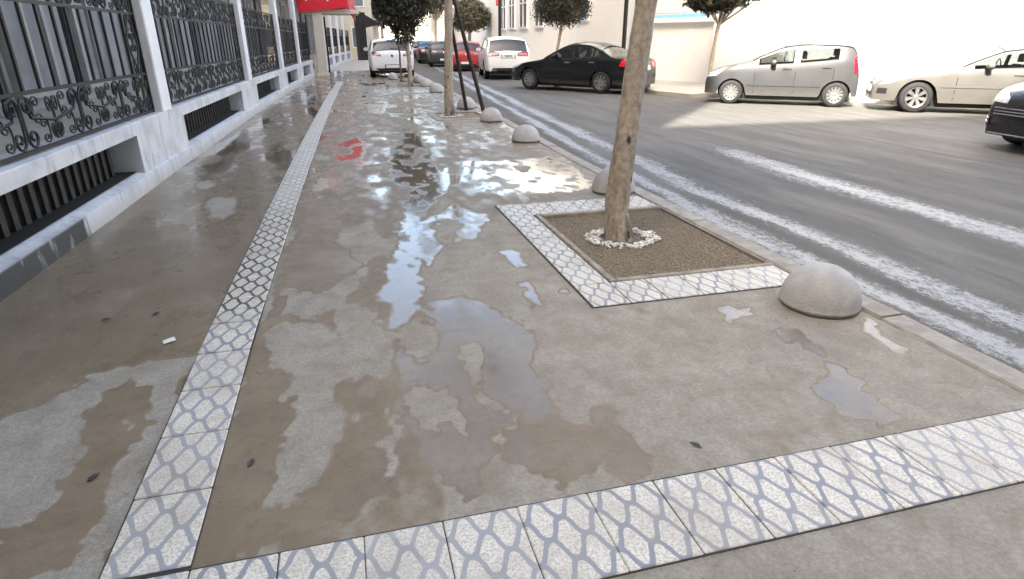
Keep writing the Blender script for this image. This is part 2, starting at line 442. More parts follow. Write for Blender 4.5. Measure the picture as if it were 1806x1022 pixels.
# ------------------------------------------------------------------ ground, road
g = MB().add([(-400,-300,-.20),(400,-300,-.20),(400,700,-.20),(-400,700,-.20)], [(0,1,2,3)]).build('ground', M['ground'])
tag(g, 'plain town ground reaching out to the horizon', 'ground', kind='structure')
ROAD_Z = -.10
rd = MB()
ny = [-30 + 2*i for i in range(90)]
for i, y in enumerate(ny):
    for x in (2.6, 6, 12, 22, 45): rd.v.append((x if x > 3 else kerb_x(max(0,y)) - .05, y, ROAD_Z))
for i in range(len(ny)-1):
    for k in range(4): rd.f.append((i*5+k, i*5+k+1, (i+1)*5+k+1, (i+1)*5+k))
tag(rd.build('road', M['road']), 'grey asphalt road with pale wash-water streaks and painted sheen', 'road', kind='structure')
WET=[
 (0.05,[(-1.43,2.48),(-1.36,2.58),(-1.26,2.72),(-1.13,2.81),(-1.03,2.86),(-0.80,2.87),(-0.79,2.69),(-0.78,2.30),(-0.79,2.00),(-0.79,1.75),(-0.78,1.58),(-0.79,1.50),(-0.96,1.55),(-1.14,1.60),(-1.49,2.36)]),
 (0.58,[(-1.05,2.70),(-0.93,2.59),(-0.85,2.43),(-0.85,2.34),(-0.88,2.19),(-0.90,2.06),(-0.89,1.93),(-0.90,1.85),(-0.86,1.69),(-0.90,1.63),(-0.98,1.59),(-1.05,1.57),(-1.14,1.60),(-1.22,1.77),(-1.15,1.79),(-1.06,1.80),(-1.02,1.90),(-1.04,2.07),(-1.06,2.21),(-1.12,2.41),(-1.11,2.58)]),
 (0.10,[(-0.95,2.35),(-0.94,2.38),(-0.90,2.31),(-0.92,2.26)]),
 (0.45,[(-1.54,4.86),(-1.35,4.67),(-1.32,3.46),(-1.37,2.90),(-1.43,2.67),(-1.48,2.59),(-1.60,2.67),(-1.55,2.75),(-1.49,3.10),(-1.46,3.74)]),
 (0.62,[(-0.46,3.95),(-0.28,4.67),(-0.04,4.32),(0.02,3.82),(-0.16,3.48),(-0.24,3.17),(-0.47,3.09),(-0.46,2.71),(-0.32,2.37),(-0.34,2.08),(-0.38,1.83),(-0.38,1.69),(-0.21,1.72),(-0.05,1.90),(-0.03,1.80),(0.05,1.63),(-0.14,1.55),(-0.38,1.51),(-0.54,1.50),(-0.54,1.84),(-0.55,2.18),(-0.54,2.73)]),
 (0.60,[(-0.39,5.77),(-0.16,6.18),(-0.07,4.93),(-0.27,4.13),(-0.44,3.84),(-0.49,4.07)]),
 (0.10,[(-0.45,3.12),(-0.24,3.13),(-0.13,2.93),(-0.06,2.75),(0.01,2.53),(-0.01,2.44),(-0.09,2.53),(-0.17,2.37),(-0.22,2.19),(-0.26,2.10),(-0.32,2.17),(-0.30,2.41),(-0.37,2.63),(-0.45,2.82)]),
 (0.10,[(-0.19,2.33),(-0.14,2.31),(-0.15,2.13),(-0.24,1.88),(-0.29,1.76),(-0.38,1.71),(-0.35,1.82),(-0.31,1.97),(-0.28,2.11),(-0.22,2.19)]),
 (0.08,[(-0.46,3.65),(-0.25,3.50),(-0.12,3.66),(0.03,3.93),(0.05,3.71),(-0.12,3.38),(-0.24,3.17),(-0.42,3.22)]),
 (0.80,[(0.14,2.96),(0.35,3.01),(0.55,2.88),(0.77,2.90),(0.86,2.66),(0.75,2.38),(0.72,2.13),(0.74,1.99),(0.61,1.87),(0.52,1.97),(0.44,1.91),(0.36,1.75),(0.34,1.58),(0.28,1.54),(0.23,1.70),(0.19,1.84),(0.14,1.96),(0.09,2.09),(0.09,2.30),(0.10,2.56)]),
 (1.00,[(0.36,4.90),(0.53,5.12),(0.56,4.76),(0.47,4.32),(0.38,3.84),(0.35,3.34),(0.28,3.07),(0.22,2.94),(0.13,2.92),(0.08,3.16),(0.11,3.50),(0.21,3.88),(0.29,4.37)]),
 (1.00,[(0.55,5.99),(0.84,6.45),(1.18,7.36),(1.03,6.12),(0.79,5.68),(0.58,5.11),(0.39,4.89)]),
 (1.00,[(0.51,7.54),(1.00,7.60),(1.03,6.87),(0.63,6.23),(0.43,6.56)]),
 (0.97,[(1.31,6.96),(1.60,7.06),(1.74,6.51),(2.14,6.74),(2.33,6.11),(2.02,5.59),(1.66,5.57),(1.31,5.78)]),
 (0.97,[(2.15,7.49),(2.64,7.57),(2.59,6.62),(2.44,5.74),(2.03,5.47),(1.90,6.17)]),
 (0.90,[(0.42,4.79),(0.90,5.43),(1.12,4.96),(0.89,4.35),(0.66,4.27),(0.47,3.82),(0.41,3.95)]),
 (0.85,[(0.32,3.14),(0.53,3.29),(0.67,3.17),(0.77,2.90),(0.60,2.83),(0.40,2.92)]),
 (0.12,[(0.60,4.75),(0.77,4.96),(0.87,4.67),(0.70,4.26),(0.58,4.29)]),
 (0.08,[(0.12,2.27),(0.18,2.33),(0.30,2.30),(0.33,2.15),(0.33,1.94),(0.33,1.85),(0.29,1.95),(0.26,2.04),(0.20,1.98),(0.14,2.05),(0.12,2.14)]),
 (0.10,[(0.41,2.62),(0.54,2.65),(0.54,2.44),(0.47,2.25),(0.51,2.01),(0.49,1.96),(0.44,2.10),(0.43,2.31)]),
 (0.12,[(0.13,2.86),(0.23,2.97),(0.31,3.02),(0.34,2.80),(0.30,2.62),(0.22,2.53),(0.16,2.63)]),
 (0.08,[(-0.01,1.79),(0.05,2.14),(0.09,2.11),(0.05,1.87),(-0.00,1.76)]),
 (0.60,[(0.44,1.91),(0.58,1.93),(0.72,1.94),(0.80,1.81),(0.91,1.95),(0.96,1.93),(0.93,1.78),(0.94,1.63),(0.89,1.52),(0.82,1.50),(0.78,1.63),(0.68,1.57),(0.62,1.52),(0.55,1.61),(0.49,1.69),(0.43,1.77)]),
 (0.85,[(1.91,2.68),(2.04,2.67),(2.11,2.60),(1.95,2.54),(1.87,2.53)]),
 (0.85,[(2.08,2.46),(2.19,2.44),(2.18,2.30),(2.16,2.12),(2.10,2.08),(2.08,2.26),(2.03,2.34)]),
 (0.85,[(2.07,2.03),(2.12,1.96),(2.07,1.77),(2.01,1.55),(1.92,1.50),(1.84,1.61),(1.82,1.72),(1.85,1.83)]),
 (0.85,[(2.60,2.37),(2.66,2.28),(2.53,2.08),(2.50,1.94),(2.46,2.01),(2.51,2.18)]),
 (0.95,[(1.02,3.97),(1.13,4.01),(1.09,3.65),(1.02,3.61),(1.01,3.79)]),
 (0.95,[(0.95,3.37),(0.99,3.26),(0.98,3.00),(0.92,2.97)]),
 (0.95,[(1.15,3.17),(1.20,3.18),(1.17,3.08)]),
 (0.05,[(-1.32,6.14),(-1.25,6.35),(-1.06,6.25),(-1.01,5.84),(-1.07,5.46),(-1.21,5.63)]),
 (0.05,[(-1.57,6.96),(-1.43,7.12),(-1.35,6.76),(-1.47,6.61)]),
 (0.50,[(1.69,7.41),(1.68,8.06),(2.21,8.29),(2.86,8.12),(2.78,7.53),(2.22,7.47)]),
]
# ------------------------------------------------------------------ the wet pavement: wetness (0 dry .. 1 puddle) as a surface attribute
def inside(px, py, poly):
    r = np.zeros(px.shape, bool); n = len(poly)
    for i in range(n):
        x0, y0 = poly[i]; x1, y1 = poly[(i+1) % n]
        if y0 == y1: continue
        c = ((y0 > py) != (y1 > py)) & (px < (x1-x0)*(py-y0)/(y1-y0) + x0)
        r ^= c
    return r
def vnoise(x, y, seed):
    """smooth value noise in numpy"""
    r = np.random.default_rng(seed).random((64, 64))
    xi = np.floor(x).astype(int); yi = np.floor(y).astype(int)
    fx = x-xi; fy = y-yi; fx = fx*fx*(3-2*fx); fy = fy*fy*(3-2*fy)
    a = r[xi % 64, yi % 64]; b = r[(xi+1) % 64, yi % 64]; c = r[xi % 64, (yi+1) % 64]; d = r[(xi+1) % 64, (yi+1) % 64]
    return (a*(1-fx)+b*fx)*(1-fy) + (c*(1-fx)+d*fx)*fy
def fbm(x, y, seed, o=4):
    s = 0; a = .5
    for k in range(o):
        s = s + a*vnoise(x*2**k, y*2**k, seed+k); a *= .5
    return s/(1-.5**o)
PITS = [(1.555, 2.685, 3.275, 4.80), (1.86, 2.69, 11.85, 12.95), (1.86, 2.62, 20.5, 21.7)]
xs = sorted(set([round(-2.2+.0125*i, 4) for i in range(int(4.88/.0125)+1)] + [2.69 + .025*i for i in range(13)] + [p[0] for p in PITS] + [p[1] for p in PITS]))
ys = [-8., -5, -3, -1.5, -.5, 0.3]
y = .8
while y < 33:
    ys.append(round(y, 4)); y += max(.0085, .0068*y)
ys = sorted(set(ys + [p[2] for p in PITS] + [p[3] for p in PITS]))
xs = [x for x in xs if not any(0 < abs(x-q) < .004 for p in PITS for q in p[:2])]
ys = [v for v in ys if not any(0 < abs(v-q) < .003 for p in PITS for q in p[2:])]
XG, YG = np.meshgrid(np.array(xs), np.array(ys))
XW = XG + .06*(fbm(XG*5, YG*5, 3)-.5)*2 + .05*(fbm(XG*19, YG*19, 9, 5)-.5)*2
YW = YG + (.07*(fbm(XG*5, YG*5, 5)-.5)*2 + .06*(fbm(XG*19, YG*19, 11, 5)-.5)*2)*(1+.12*YG)
W = np.zeros_like(XG)
sx = np.vectorize(strip_x)(YG)
left = XG < sx
lobes = fbm(XG*1.6+7, YG*.55, 21, 5)
fine = fbm(XG*4.2+3, YG*1.4, 31, 5)
W[:] = .10 + .12*fine
midl = (~left) & (XG < .35 + .5*(lobes-.5))
W[midl] = (.16 + .25*(fine > .52))[midl]
far = np.clip((YG-4.6)/1.6, 0, 1)
farw = .56 + 1.3*(fbm(XG*2.6+2, YG*1.1, 41, 5)-.46) + 1.5*(fbm(XG*7+3, YG*3.4, 47, 4)-.5)
W = W*(1-far) + far*np.clip(farw, .1, 1)
dry_edge = (XG > 1.9) & (YG < 7)
W[dry_edge] = (.08 + .1*fine)[dry_edge]
lw = np.clip(.73 + .5*(lobes-.5) + .22*(fine-.5), .3, .82)
lw = np.where(YG > 7.5, np.clip(lw + .12 + .5*(fine-.5), .3, 1), lw)
W[left] = lw[left]
for val, poly in WET:
    m = inside(XW, YW, poly)
    W[m] = val
    if val > .94: W[m & (fbm(XG*9, YG*6, 83, 4) > .60)] = .55
W[YG < 1.15] = (.12 + .1*fine)[YG < 1.15]
# dark damp blotches and soft edges
W = W + (.34*(fbm(XG*8, YG*5, 61, 5)-.5) + .22*(fbm(XG*26+5, YG*17, 67, 4)-.5))*(YG > 1.15)
Wb = W.copy()
for _ in range(1): Wb[1:-1, 1:-1] = (Wb[1:-1, 1:-1]*2 + Wb[:-2, 1:-1] + Wb[2:, 1:-1] + Wb[1:-1, :-2] + Wb[1:-1, 2:])/6
nx_, ny_ = len(xs), len(ys)
ZG = np.zeros_like(XG) + .003*(fbm(XG*1.2, YG*1.2, 55)-.5)*np.clip((YG-1.6), 0, 1)
XO = XG.copy()
for j in range(ny_):            # the outer border follows the kerb
    k = kerb_x(max(0., ys[j])) - .096
    right = np.array(xs) > 2.6901
    XO[j, right] = 2.69 + (np.array(xs)[right]-2.69)/(xs[-1]-2.69)*(k-2.69)
verts = np.stack([XO, YG, ZG], -1).reshape(-1, 3)
idx = np.arange(nx_*ny_).reshape(ny_, nx_)
q = np.stack([idx[:-1,:-1], idx[:-1,1:], idx[1:,1:], idx[1:,:-1]], -1).reshape(-1, 4)
cx = (XG[:-1,:-1]+XG[1:,1:]).reshape(-1)/2; cy = (YG[:-1,:-1]+YG[1:,1:]).reshape(-1)/2
keep = np.ones(len(q), bool)
for a, b, c, d in PITS: keep &= ~((cx > a) & (cx < b) & (cy > c) & (cy < d))
q = q[keep]
me = bpy.data.meshes.new('pavement')
me.from_pydata(verts.tolist(), [], q.tolist())
me.materials.append(M['concrete'])
at = me.attributes.new('wet', 'FLOAT', 'POINT')
at.data.foreach_set('value', Wb.reshape(-1).astype(np.float32))
me.polygons.foreach_set('use_smooth', [True]*len(me.polygons))
pavement = link_mesh('pavement', me)
tag(pavement, 'beige concrete pavement with wet patches and puddles', 'pavement', kind='structure')
# side of the slab below the far end and outside the seen part
MB().box(-2.2, 3.2, 32.9, 60, -.15, -.002).build('pavement_beyond', M['paving_far'], pavement)

# tile borders: each tile a part of the pavement ---------------------------------
def tile_mesh(w, d):
    return MB().bbox(-w/2, w/2, -d/2, d/2, -.02, .007, .004).mesh('tile', M['tile'])
tm = tile_mesh(.2385, .339)
jm = M['joint']
def put_tile(me, x, y, rz=0., z=0.):
    o = link_mesh('tile', me, pavement, (x, y, z + random.uniform(-.0012, .0012)), rz + random.uniform(-.004, .004))
    return o
y = 1.50 + .17
while y < 24:
    x = strip_x(y); dx = strip_x(y+.17) - strip_x(y-.17)
    put_tile(tm, x, y, -math.atan2(dx, .34))
    y += .343
tmf = tile_mesh(.2395, .332)
x = -.67
for i in range(15):
    put_tile(tmf, x, 1.318); x += .2412
joint = MB().box(-.793, 2.70, 1.148, 1.488, -.02, .0035)
ya = 1.49
while ya < 24:
    yb = min(ya+1, 24)
    xa, xb = strip_x(ya), strip_x(yb)
    joint.add([(xa-.1225,ya,.0035),(xa+.1225,ya,.0035),(xb+.1225,yb,.0035),(xb-.1225,yb,.0035)], [(0,1,2,3)])
    ya = yb
joint.build('joint_bed', jm, pavement)

# tree pits ----------------------------------------------------------------------
def pit(a, b, c, d, tiles=True, near=.33, nst=3500, sz=.012, seed=1):
    rr = np.random.default_rng(seed)
    bed = MB().box(a-.01, b+.03, c-.01, d+.01, -.09, -.028).build('gravel_bed', M['soil'], pavement)
    # loose stones as one mesh
    n = nst
    px = rr.uniform(a+.01, b-.005, n); py = rr.uniform(c+.01, d-.01, n)
    base = np.array([[1,0,-.5],[-.5,.87,-.5],[-.5,-.87,-.5],[-.6,0,.6],[.4,.7,.6],[.4,-.7,.6]])
    fs = np.array([[0,1,4],[1,3,4],[1,2,3],[2,5,3],[2,0,5],[0,4,5],[3,5,4]])
    th = rr.uniform(0, 2*PI, n); s = sz*rr.uniform(.5, 1.3, n)
    cs, sn = np.cos(th), np.sin(th)
    bx = base[None,:,0]*cs[:,None]-base[None,:,1]*sn[:,None]; by = base[None,:,0]*sn[:,None]+base[None,:,1]*cs[:,None]
    V = np.stack([px[:,None]+bx*s[:,None], py[:,None]+by*s[:,None], -.024+base[None,:,2]*s[:,None]*.7+rr.uniform(-.003,.006,n)[:,None]], -1).reshape(-1,3)
    Fc = (fs[None]+6*np.arange(n)[:,None,None]).reshape(-1,3)
    me = bpy.data.meshes.new('gravel'); me.from_pydata(V.tolist(), [], Fc.tolist()); me.materials.append(M['gravel'])
    a_ = me.attributes.new('leafv', 'FLOAT', 'POINT'); a_.data.foreach_set('value', np.repeat(rr.random(n), 6).astype(np.float32))
    tag(link_mesh('gravel', me, pavement), 'brown gravel filling the square tree pit', kind='stuff')
    e = .045
    for nm, bx_ in (('edging_board', (a-e, a, c-e, d+e)), ('edging_board', (a, b+.02, c-e, c)), ('edging_board', (a, b+.02, d, d+e))):
        MB().bbox(*bx_, -.08, .010, .006).build(nm, M['edging'], pavement)
    if tiles:
        ta = a-e-.01
        w, dd = .236, .32
        y1 = c-e-.012
        t_row = tile_mesh(.232, dd)
        k = int(round((b+.0-(ta-.24))/.236))
        jb = MB().box(ta-.25, b-.03, y1-dd-.008, y1+.004, -.02, .0034)
        for i in range(k): put_tile(t_row, ta-.24+.118+.236*i, y1-dd/2)
        y2 = d+e+.012
        t_row2 = tile_mesh(.232, .38)
        jb.box(ta-.25, b-.03, y2-.004, y2+.388, -.02, .0034)
        for i in range(k): put_tile(t_row2, ta-.24+.118+.236*i, y2+.19)
        yy = y1+.004; nn = int(round((y2-y1)/.335)); hh = (y2-y1)/nn
        tl = tile_mesh(.232, hh-.006)
        jb.box(ta-.25, ta+.004, y1, y2, -.02, .0032)
        for i in range(nn): put_tile(tl, ta-.122, y1+hh*(i+.5))
        jb.build('joint_bed', jm, pavement)
    else:
        t = MB().bbox(a-e-.13, a-e-.01, c-e-.13, d+e+.13, -.02, .012, .006)
        t.bbox(a-e, b+.02, c-e-.14, c-e-.01, -.02, .012, .006).bbox(a-e, b+.02, d+e+.01, d+e+.14, -.02, .012, .006)
        t.build('pit_border', M['kerb'], pavement)
pit(*PITS[0], nst=22000, sz=.0065)
pit(*PITS[1], tiles=False, nst=2500, sz=.02, seed=2)
pit(*PITS[2], tiles=False, nst=1200, sz=.025, seed=3)

# kerb: single stones --------------------------------------------------------------
kerb = empty('kerb', (2.8, 0, 0), kind='structure'); kerb['label'] = 'pale concrete kerb along the road edge'; kerb['category'] = 'kerb'
y = -.6; L = .985
while y < 40:
    x0, x1 = kerb_x(max(0,y+.02)), kerb_x(max(0,y+L))
    m = MB(); hw = .085; nseg = 6
    top = random.uniform(.006, .014)
    vs = []
    for i in range(nseg+1):
        t = i/nseg; yy = y + .006 + (L-.012)*t; xx = x0+(x1-x0)*t
        j = lambda: random.uniform(-.003, .003)
        ch = .012 if 0 < i < nseg else .018
        vs += [(xx-hw,yy,-.15),(xx-hw+j(),yy,top-ch),(xx-hw+.012,yy,top+j()*.5),(xx+hw-.02+j(),yy,top+j()*.5),(xx+hw+j(),yy,top-.022),(xx+hw+.004,yy,-.15)]
    fs = []
    for i in range(nseg):
        for k in range(5): fs.append((i*6+k, (i+1)*6+k, (i+1)*6+k+1, i*6+k+1))
    fs.append(tuple(range(6))); fs.append(tuple(nseg*6+k for k in range(5,-1,-1)))
    m.add([(v[0]-2.8, v[1], v[2]) for v in vs], fs).build('kerb_stone', M['kerb'], kerb, fix=True)
    y += L

# dome bollards --------------------------------------------------------------------
prof = [(.001,.245)]
for i in range(1, 13):
    a = PI/2*(1-i/12); prof.append((.212*math.cos(a), .035+.21*math.sin(a)))
prof += [(.214,.03),(.205,.012),(.196,.010),(.196,-.02)]
dm = MB().lathe(prof, 40).mesh('dome_bollard', M['dome'], smooth=60, fix=True)
DOMES = [(2.515,2.60,'nearest and largest grey concrete dome bollard, at the kerb in front of the tree pit'),
 (2.53,5.50,'grey concrete dome bollard half hidden behind the nearest tree trunk'),
 (2.60,8.85,'grey concrete dome bollard standing alone on wet pavement, third from the camera'),
 (2.66,11.35,'pale dome bollard at the near corner of the gravel pit with the staked tree'),
 (2.66,13.75,'pale dome bollard just behind the stakes of the staked tree'),
 (2.70,18.5,'small far dome bollard, first beyond the staked tree pit'),
 (2.72,20.9,'small far dome bollard, second beyond the staked tree pit'),
 (2.74,23.0,'smallest dome bollard along the kerb, third beyond the staked tree pit'),
 (1.98,25.0,'white dome bollard right behind the parked white hatchback')]
for i, (x, y, lab) in enumerate(DOMES):
    o = link_mesh('dome_bollard', dm, None, (x, y, .0), random.uniform(0, 6))
    tag(o, lab, 'bollard', 'dome bollards along the kerb')
    if i > 2: o.scale = (.98, .98, 1.02)

# litter
tag(MB().add([(x*.6,y*.6,z) for x,y,z in [(-.05,-.03,.005),(.045,-.035,.008),(.05,.03,.012),(-.04,.035,.006),(-.05,-.03,.004),(.045,-.035,.006),(.05,.03,.009),(-.04,.035,.004)]],
    [(0,1,2,3),(7,6,5,4),(0,4,5,1),(1,5,6,2),(2,6,7,3),(3,7,4,0)]).build('paper_scrap', M['paper'], loc=(-.955,3.06,.002), rz=.5),
    'small white paper scrap lying on the wet pavement left of the tile strip', 'litter')
lf = MB()
lp = [(0,0,0),(.016,.009,.004),(.035,.007,.006),(.05,0,.003),(.035,-.008,.005),(.016,-.009,.004)]
lf.add(lp+[(a,b,c+.002) for a,b,c in lp], [(0,1,2,3,4,5),(11,10,9,8,7,6)]+[(i,(i+1)%6,6+(i+1)%6,6+i) for i in range(6)])
lme = lf.mesh('dead_leaf', M['deadleaf'])
for x, y, rz, lab in ((-1.37,3.42,.3,'dark dead leaf on wet pavement nearest the plinth'),(-1.12,3.42,.9,'dark dead leaf on wet pavement just beyond the paper scrap'),
                      (-.97,1.98,1.0,'dark dead leaf on the damp tongue left of the tile strip'),(.55,5.6,.2,'dark dead leaf at the edge of the bright puddle'),
                      (1.16,1.60,2.2,'dark dead leaf near the front tile border'),(-.45,1.92,1.2,'dark dead leaf just right of the tile strip')):
    o = link_mesh('dead_leaf', lme, None, (x,y,.004), rz)
    tag(o, lab, 'leaf', 'dead leaves on the pavement')

# ------------------------------------------------------------------ far side: pavement and rendered wall
FK = [(24,5.2),(16,11.3),(12.9,13.6),(11.6,15.4),(10.0,15.9),(9.35,15.6),(8.95,16.9),(9.3,18.8),(9.0,22),(8.5,30),(8.6,60),(8.9,90)]
fp = FK + [(24,90),(34,60),(34,5.2)]
tag(MB().prism(fp[::-1], -.2, .02).build('far_pavement', M['paving_far'], fix=True), 'pale paved footway on the far side of the road', 'pavement', kind='structure')
# ------------------------------------------------------------------ left: arcade with iron grilles on a white plinth
def spiral(cx, cz, r, turns, a0, sgn, n=16, rmin=.18):
    pts = []
    for i in range(n+1):
        t = i/n; a = a0 + sgn*turns*2*PI*t; rr = r*(1-(1-rmin)*t)
        pts.append((cx + rr*math.cos(a), 0, cz + rr*math.sin(a)))
    return pts
def c_scroll(h=.36, r=.075, th=.0105):
    """C-shaped scroll, back along x=0, both ends curling to +x"""
    top = spiral(r, h/2-r, r, 1.35, PI, -1)          # start at (0,h/2-r) going up and over
    bot = spiral(r, -h/2+r, r, 1.35, PI, 1)
    return MB().tube(bot[::-1] + [(-.006,0,0)] + top, th, 5)
def s_scroll(w=.5, h=.30, r=.07, th=.0105):
    a = spiral(-w/2, h/2-r, r, 1.3, -PI/2-.6, -1)
    b = spiral(w/2, -h/2+r, r, 1.3, PI/2-.6, -1)
    return MB().tube(a[::-1] + b, th, 5)
def ogee(h=.56, w=.17, th=.0105):
    m = MB()
    for s in (-1, 1):
        pts = []
        for i in range(17):
            t = i/16; pts.append((s*w*math.sin(PI*t)**1.5*(.75+.5*t) if 0 < t < 1 else 0, 0, h*(t-.5)))
        m.tube(pts, th, 5)
    return m
SC = {'c': c_scroll().mesh('scroll', M['iron'], 50), 'cs': c_scroll(.19,.042,.007).mesh('scroll', M['iron'], 50),
      's': s_scroll().mesh('scroll', M['iron'], 50), 'o': ogee().mesh('ogee_frame', M['iron'], 50)}
BAR = MB().obox((0,0,.30),(1,0,0),(0,1,0),(0,0,1),.0135,.009,.30).mesh('bar', M['iron'])
def sc(me, par, x, z, sx=1, sz=1, rot=0.0):
    o = link_mesh(me.name.split('.')[0], me, par, (x, 0, z))
    o.scale = (sx, 1, sz); o.rotation_euler = (0, rot, 0)
    return o
def grille(i, L, origin, rz, lab, detail=2):
    root = empty('iron_grille', origin, rz, lab, 'grille', 'wrought iron grilles between the white columns')
    z0, z1, z2, z3 = .675, 1.06, 1.66, 2.03
    for z, h in ((z0,.012),(z1,.013),(z2,.013),(z3,.013)):
        MB().box(0, L, -.012, .012, z-h, z+h).build('rail', M['iron'], root)
    for x in (.012, L-.012):
        MB().box(x-.016, x+.016, -.016, .016, z0-.02, z3+.02).build('upright', M['iron'], root)
    ew = .40
    for x in (ew, L-ew):
        MB().box(x-.012, x+.012, -.011, .011, z0, z3).build('upright', M['iron'], root)
    n = max(3, int((L-2*ew)/(.25 if detail == 2 else .2)))
    for k in range(1, n):
        sc(BAR, root, ew+(L-2*ew)*k/n, z1)
    # side panels: two ogee frames with scroll pairs, bands: scroll groups
    for xe in (ew/2, L-ew/2):
        for zc in (1.06+.3,):
            sc(SC['o'], root, xe, zc, .85, 1.03)
            if detail:
                for s in (-1, 1):
                    sc(SC['cs'], root, xe+s*.012, zc+.02, s*.9, 1.0)
                    if detail == 2:
                        sc(SC['cs'], root, xe+s*.10, zc+.20, -s*.8, .9); sc(SC['cs'], root, xe+s*.10, zc-.21, -s*.8, .9)
        for zb, hb in ((z0, z1-z0), (z2, z3-z2)):
            for s in (-1, 1): sc(SC['c'], root, xe+s*.02, zb+hb/2, s*1.0, hb/.375)
            for s in (-1, 1): sc(SC['cs'], root, xe+s*.175, zb+hb/2, -s*.7, .9)
    for zb, hb in ((z0, z1-z0), (z2, z3-z2)):
        zm = zb+hb/2
        per = 1.04 if detail == 2 else .95
        m = max(1, int(round((L-2*ew)/per))); p = (L-2*ew)/m
        for k in range(m):
            xc = ew + p*(k+.5)
            for s in (-1, 1):
                sc(SC['c'], root, xc+s*.018, zm, s*1.05, hb/.385)
                sc(SC['s'], root, xc+s*.31, zm, s*.62, hb/.34)
                if detail:
                    sc(SC['cs'], root, xc+s*.18, zm+.07*s, s*1.5, 1.0); sc(SC['cs'], root, xc+s*.36, zm-.08*s, -s*1.4, .95)
                    sc(SC['cs'], root, xc+s*(p/2-.012), zm, -s*1.05, 1.6)
    return root

building = empty('arcade_building', (-2.06, 4, 0), 0, 'white columned arcade building with low plinth and barred basement openings on the left', 'building')
BO = Vector((-2.06, 4, 0))
COLY = [-3.6, 1.95, 8.05, 13.95, 19.25, 23.6, 27.7]
COLY2 = [31.2, 34.5, 38, 42, 46, 50]
GL = ['nearest black iron grille at the left edge of the picture', 'black iron grille between the first and second white columns in view',
      'black iron grille between the second and third white columns in view', 'black iron grille between the third and fourth white columns in view',
      'black iron grille just before the red canopy entrance']
def bay(i, ya, yb, nearpart=True, col=True, lab=None, detail=2):
    A = Vector((wall_x(ya), ya, 0)); B = Vector((wall_x(yb), yb, 0))
    d = B-A; L = d.length; rz = math.atan2(d.y, d.x)
    loc = A - BO
    def P(name, mb, mat, **k): return mb.build(name, mat, building, loc=loc, rz=rz, **k)
    e = .001*(i % 2)
    o0, o1 = .60, L-1.2
    if L < 3.5: o0, o1 = .4, L-.6
    pl = MB()          # base with a ledge leaning outward
    pl.add([(0,-.045,-.12),(L,-.045,-.12),(L,-.03,.15+e),(0,-.03,.15+e),(L,.07,.17+e),(0,.07,.17+e),(L,.5,.17+e),(0,.5,.17+e),(L,.5,-.12),(0,.5,-.12)],
           [(0,1,2,3),(3,2,4,5),(5,4,6,7),(7,6,8,9),(0,3,5,7,9),(1,8,6,4,2),(9,8,1,0)])
    P('plinth_base', pl, M['plaster'])
    P('plinth_rail', MB().bbox(0, L, 0, .34, .53+e, .65+e, .008), M['plaster'])
    P('pier', MB().box(0, o0, .002, .33, .16, .535), M['plaster'])
    P('pier', MB().box(o1, L, .002, .33, .16, .535), M['plaster'])
    P('void_shade_sheet', MB().add([(o0,.32,.1),(o1,.32,.1),(o1,.32,.56),(o0,.32,.56),(o0,.075,.176),(o1,.075,.176),(o1,.32,.176),(o0,.32,.176)], [(0,1,2,3),(4,5,6,7)]), M['dark'])  # near-black back and floor sheets paint in the shade of the deep opening
    n = int((o1-o0)/.155)
    sl = MB().box(-.035, .035, .22, .24, .177, .535).mesh('slat', M['slat'])
    for k in range(n):
        o = link_mesh('slat', sl, building, loc + Matrix.Rotation(rz, 3, 'Z') @ Vector((o0+.08+k*.155, 0, 0)), rz)
    P('gallery_floor', MB().box(0, L, .345, 1.75, .40, .612+e), M['sidebldg'])
    if col:
        P('column', MB().bbox(-.17, .18, -.004, .15, .651+e, 3.55, .012), M['column'])
    # wall behind the gallery with tall windows
    P('gallery_wall', MB().box(0, L, 1.70, 1.9, .5, 3.6), M['gallery'])
    k = max(1, int(L/1.9)); p = L/k
    for j in range(k):
        xc = p*(j+.5)
        f = MB()
        for a, b, c2, d2 in ((-.55,-.47,.75,3.0),(.47,.55,.75,3.0),(-.47,.47,.75,.85),(-.47,.47,2.9,3.0),(-.03,.03,.85,2.9)):
            f.box(xc+a, xc+b, 1.62, 1.70, c2, d2)
        w = P('window', f, M['frame_grey'])
        g = MB().box(xc-.47, xc+.47, 1.665, 1.675, .85, 2.9).build('pane', M['pane_grey'], w)
        if j % 2 == 0: P('downpipe', MB().tube([(xc+p*.5,1.58,.6),(xc+p*.5,1.58,3.5)], .05, 8), M['pipe'])
    P('ceiling', MB().box(0, L, .02, 1.9, 3.5+e, 3.7+e), M['pale'])
    if lab:
        r = Matrix.Rotation(rz, 3, 'Z')
        grille(i, L-.36, A + r @ Vector((.18, .10, 0)), rz, lab, detail)
M['frame_grey'] = simple('grey_window_frame', (.38,.38,.38), .5)
M['pane_grey'] = simple('curtained_pane', (.30,.32,.35), .12, .2, 1.5)
M['pipe'] = simple('dark_pipe', (.05,.05,.055), .5)
for i in range(len(COLY)-1):
    bay(i, COLY[i], COLY[i+1], lab=GL[i-1] if i >= 1 else None, detail=2 if i < 3 else 1)
GL2 = ['black iron grille first beyond the red canopy', 'black iron grille second beyond the red canopy', 'black iron grille third beyond the red canopy',
       'black iron grille fourth beyond the red canopy', 'farthest black iron grille, beside the dark awning']
for i in range(len(COLY2)-1):
    bay(i, COLY2[i], COLY2[i+1], lab=GL2[i], detail=0)
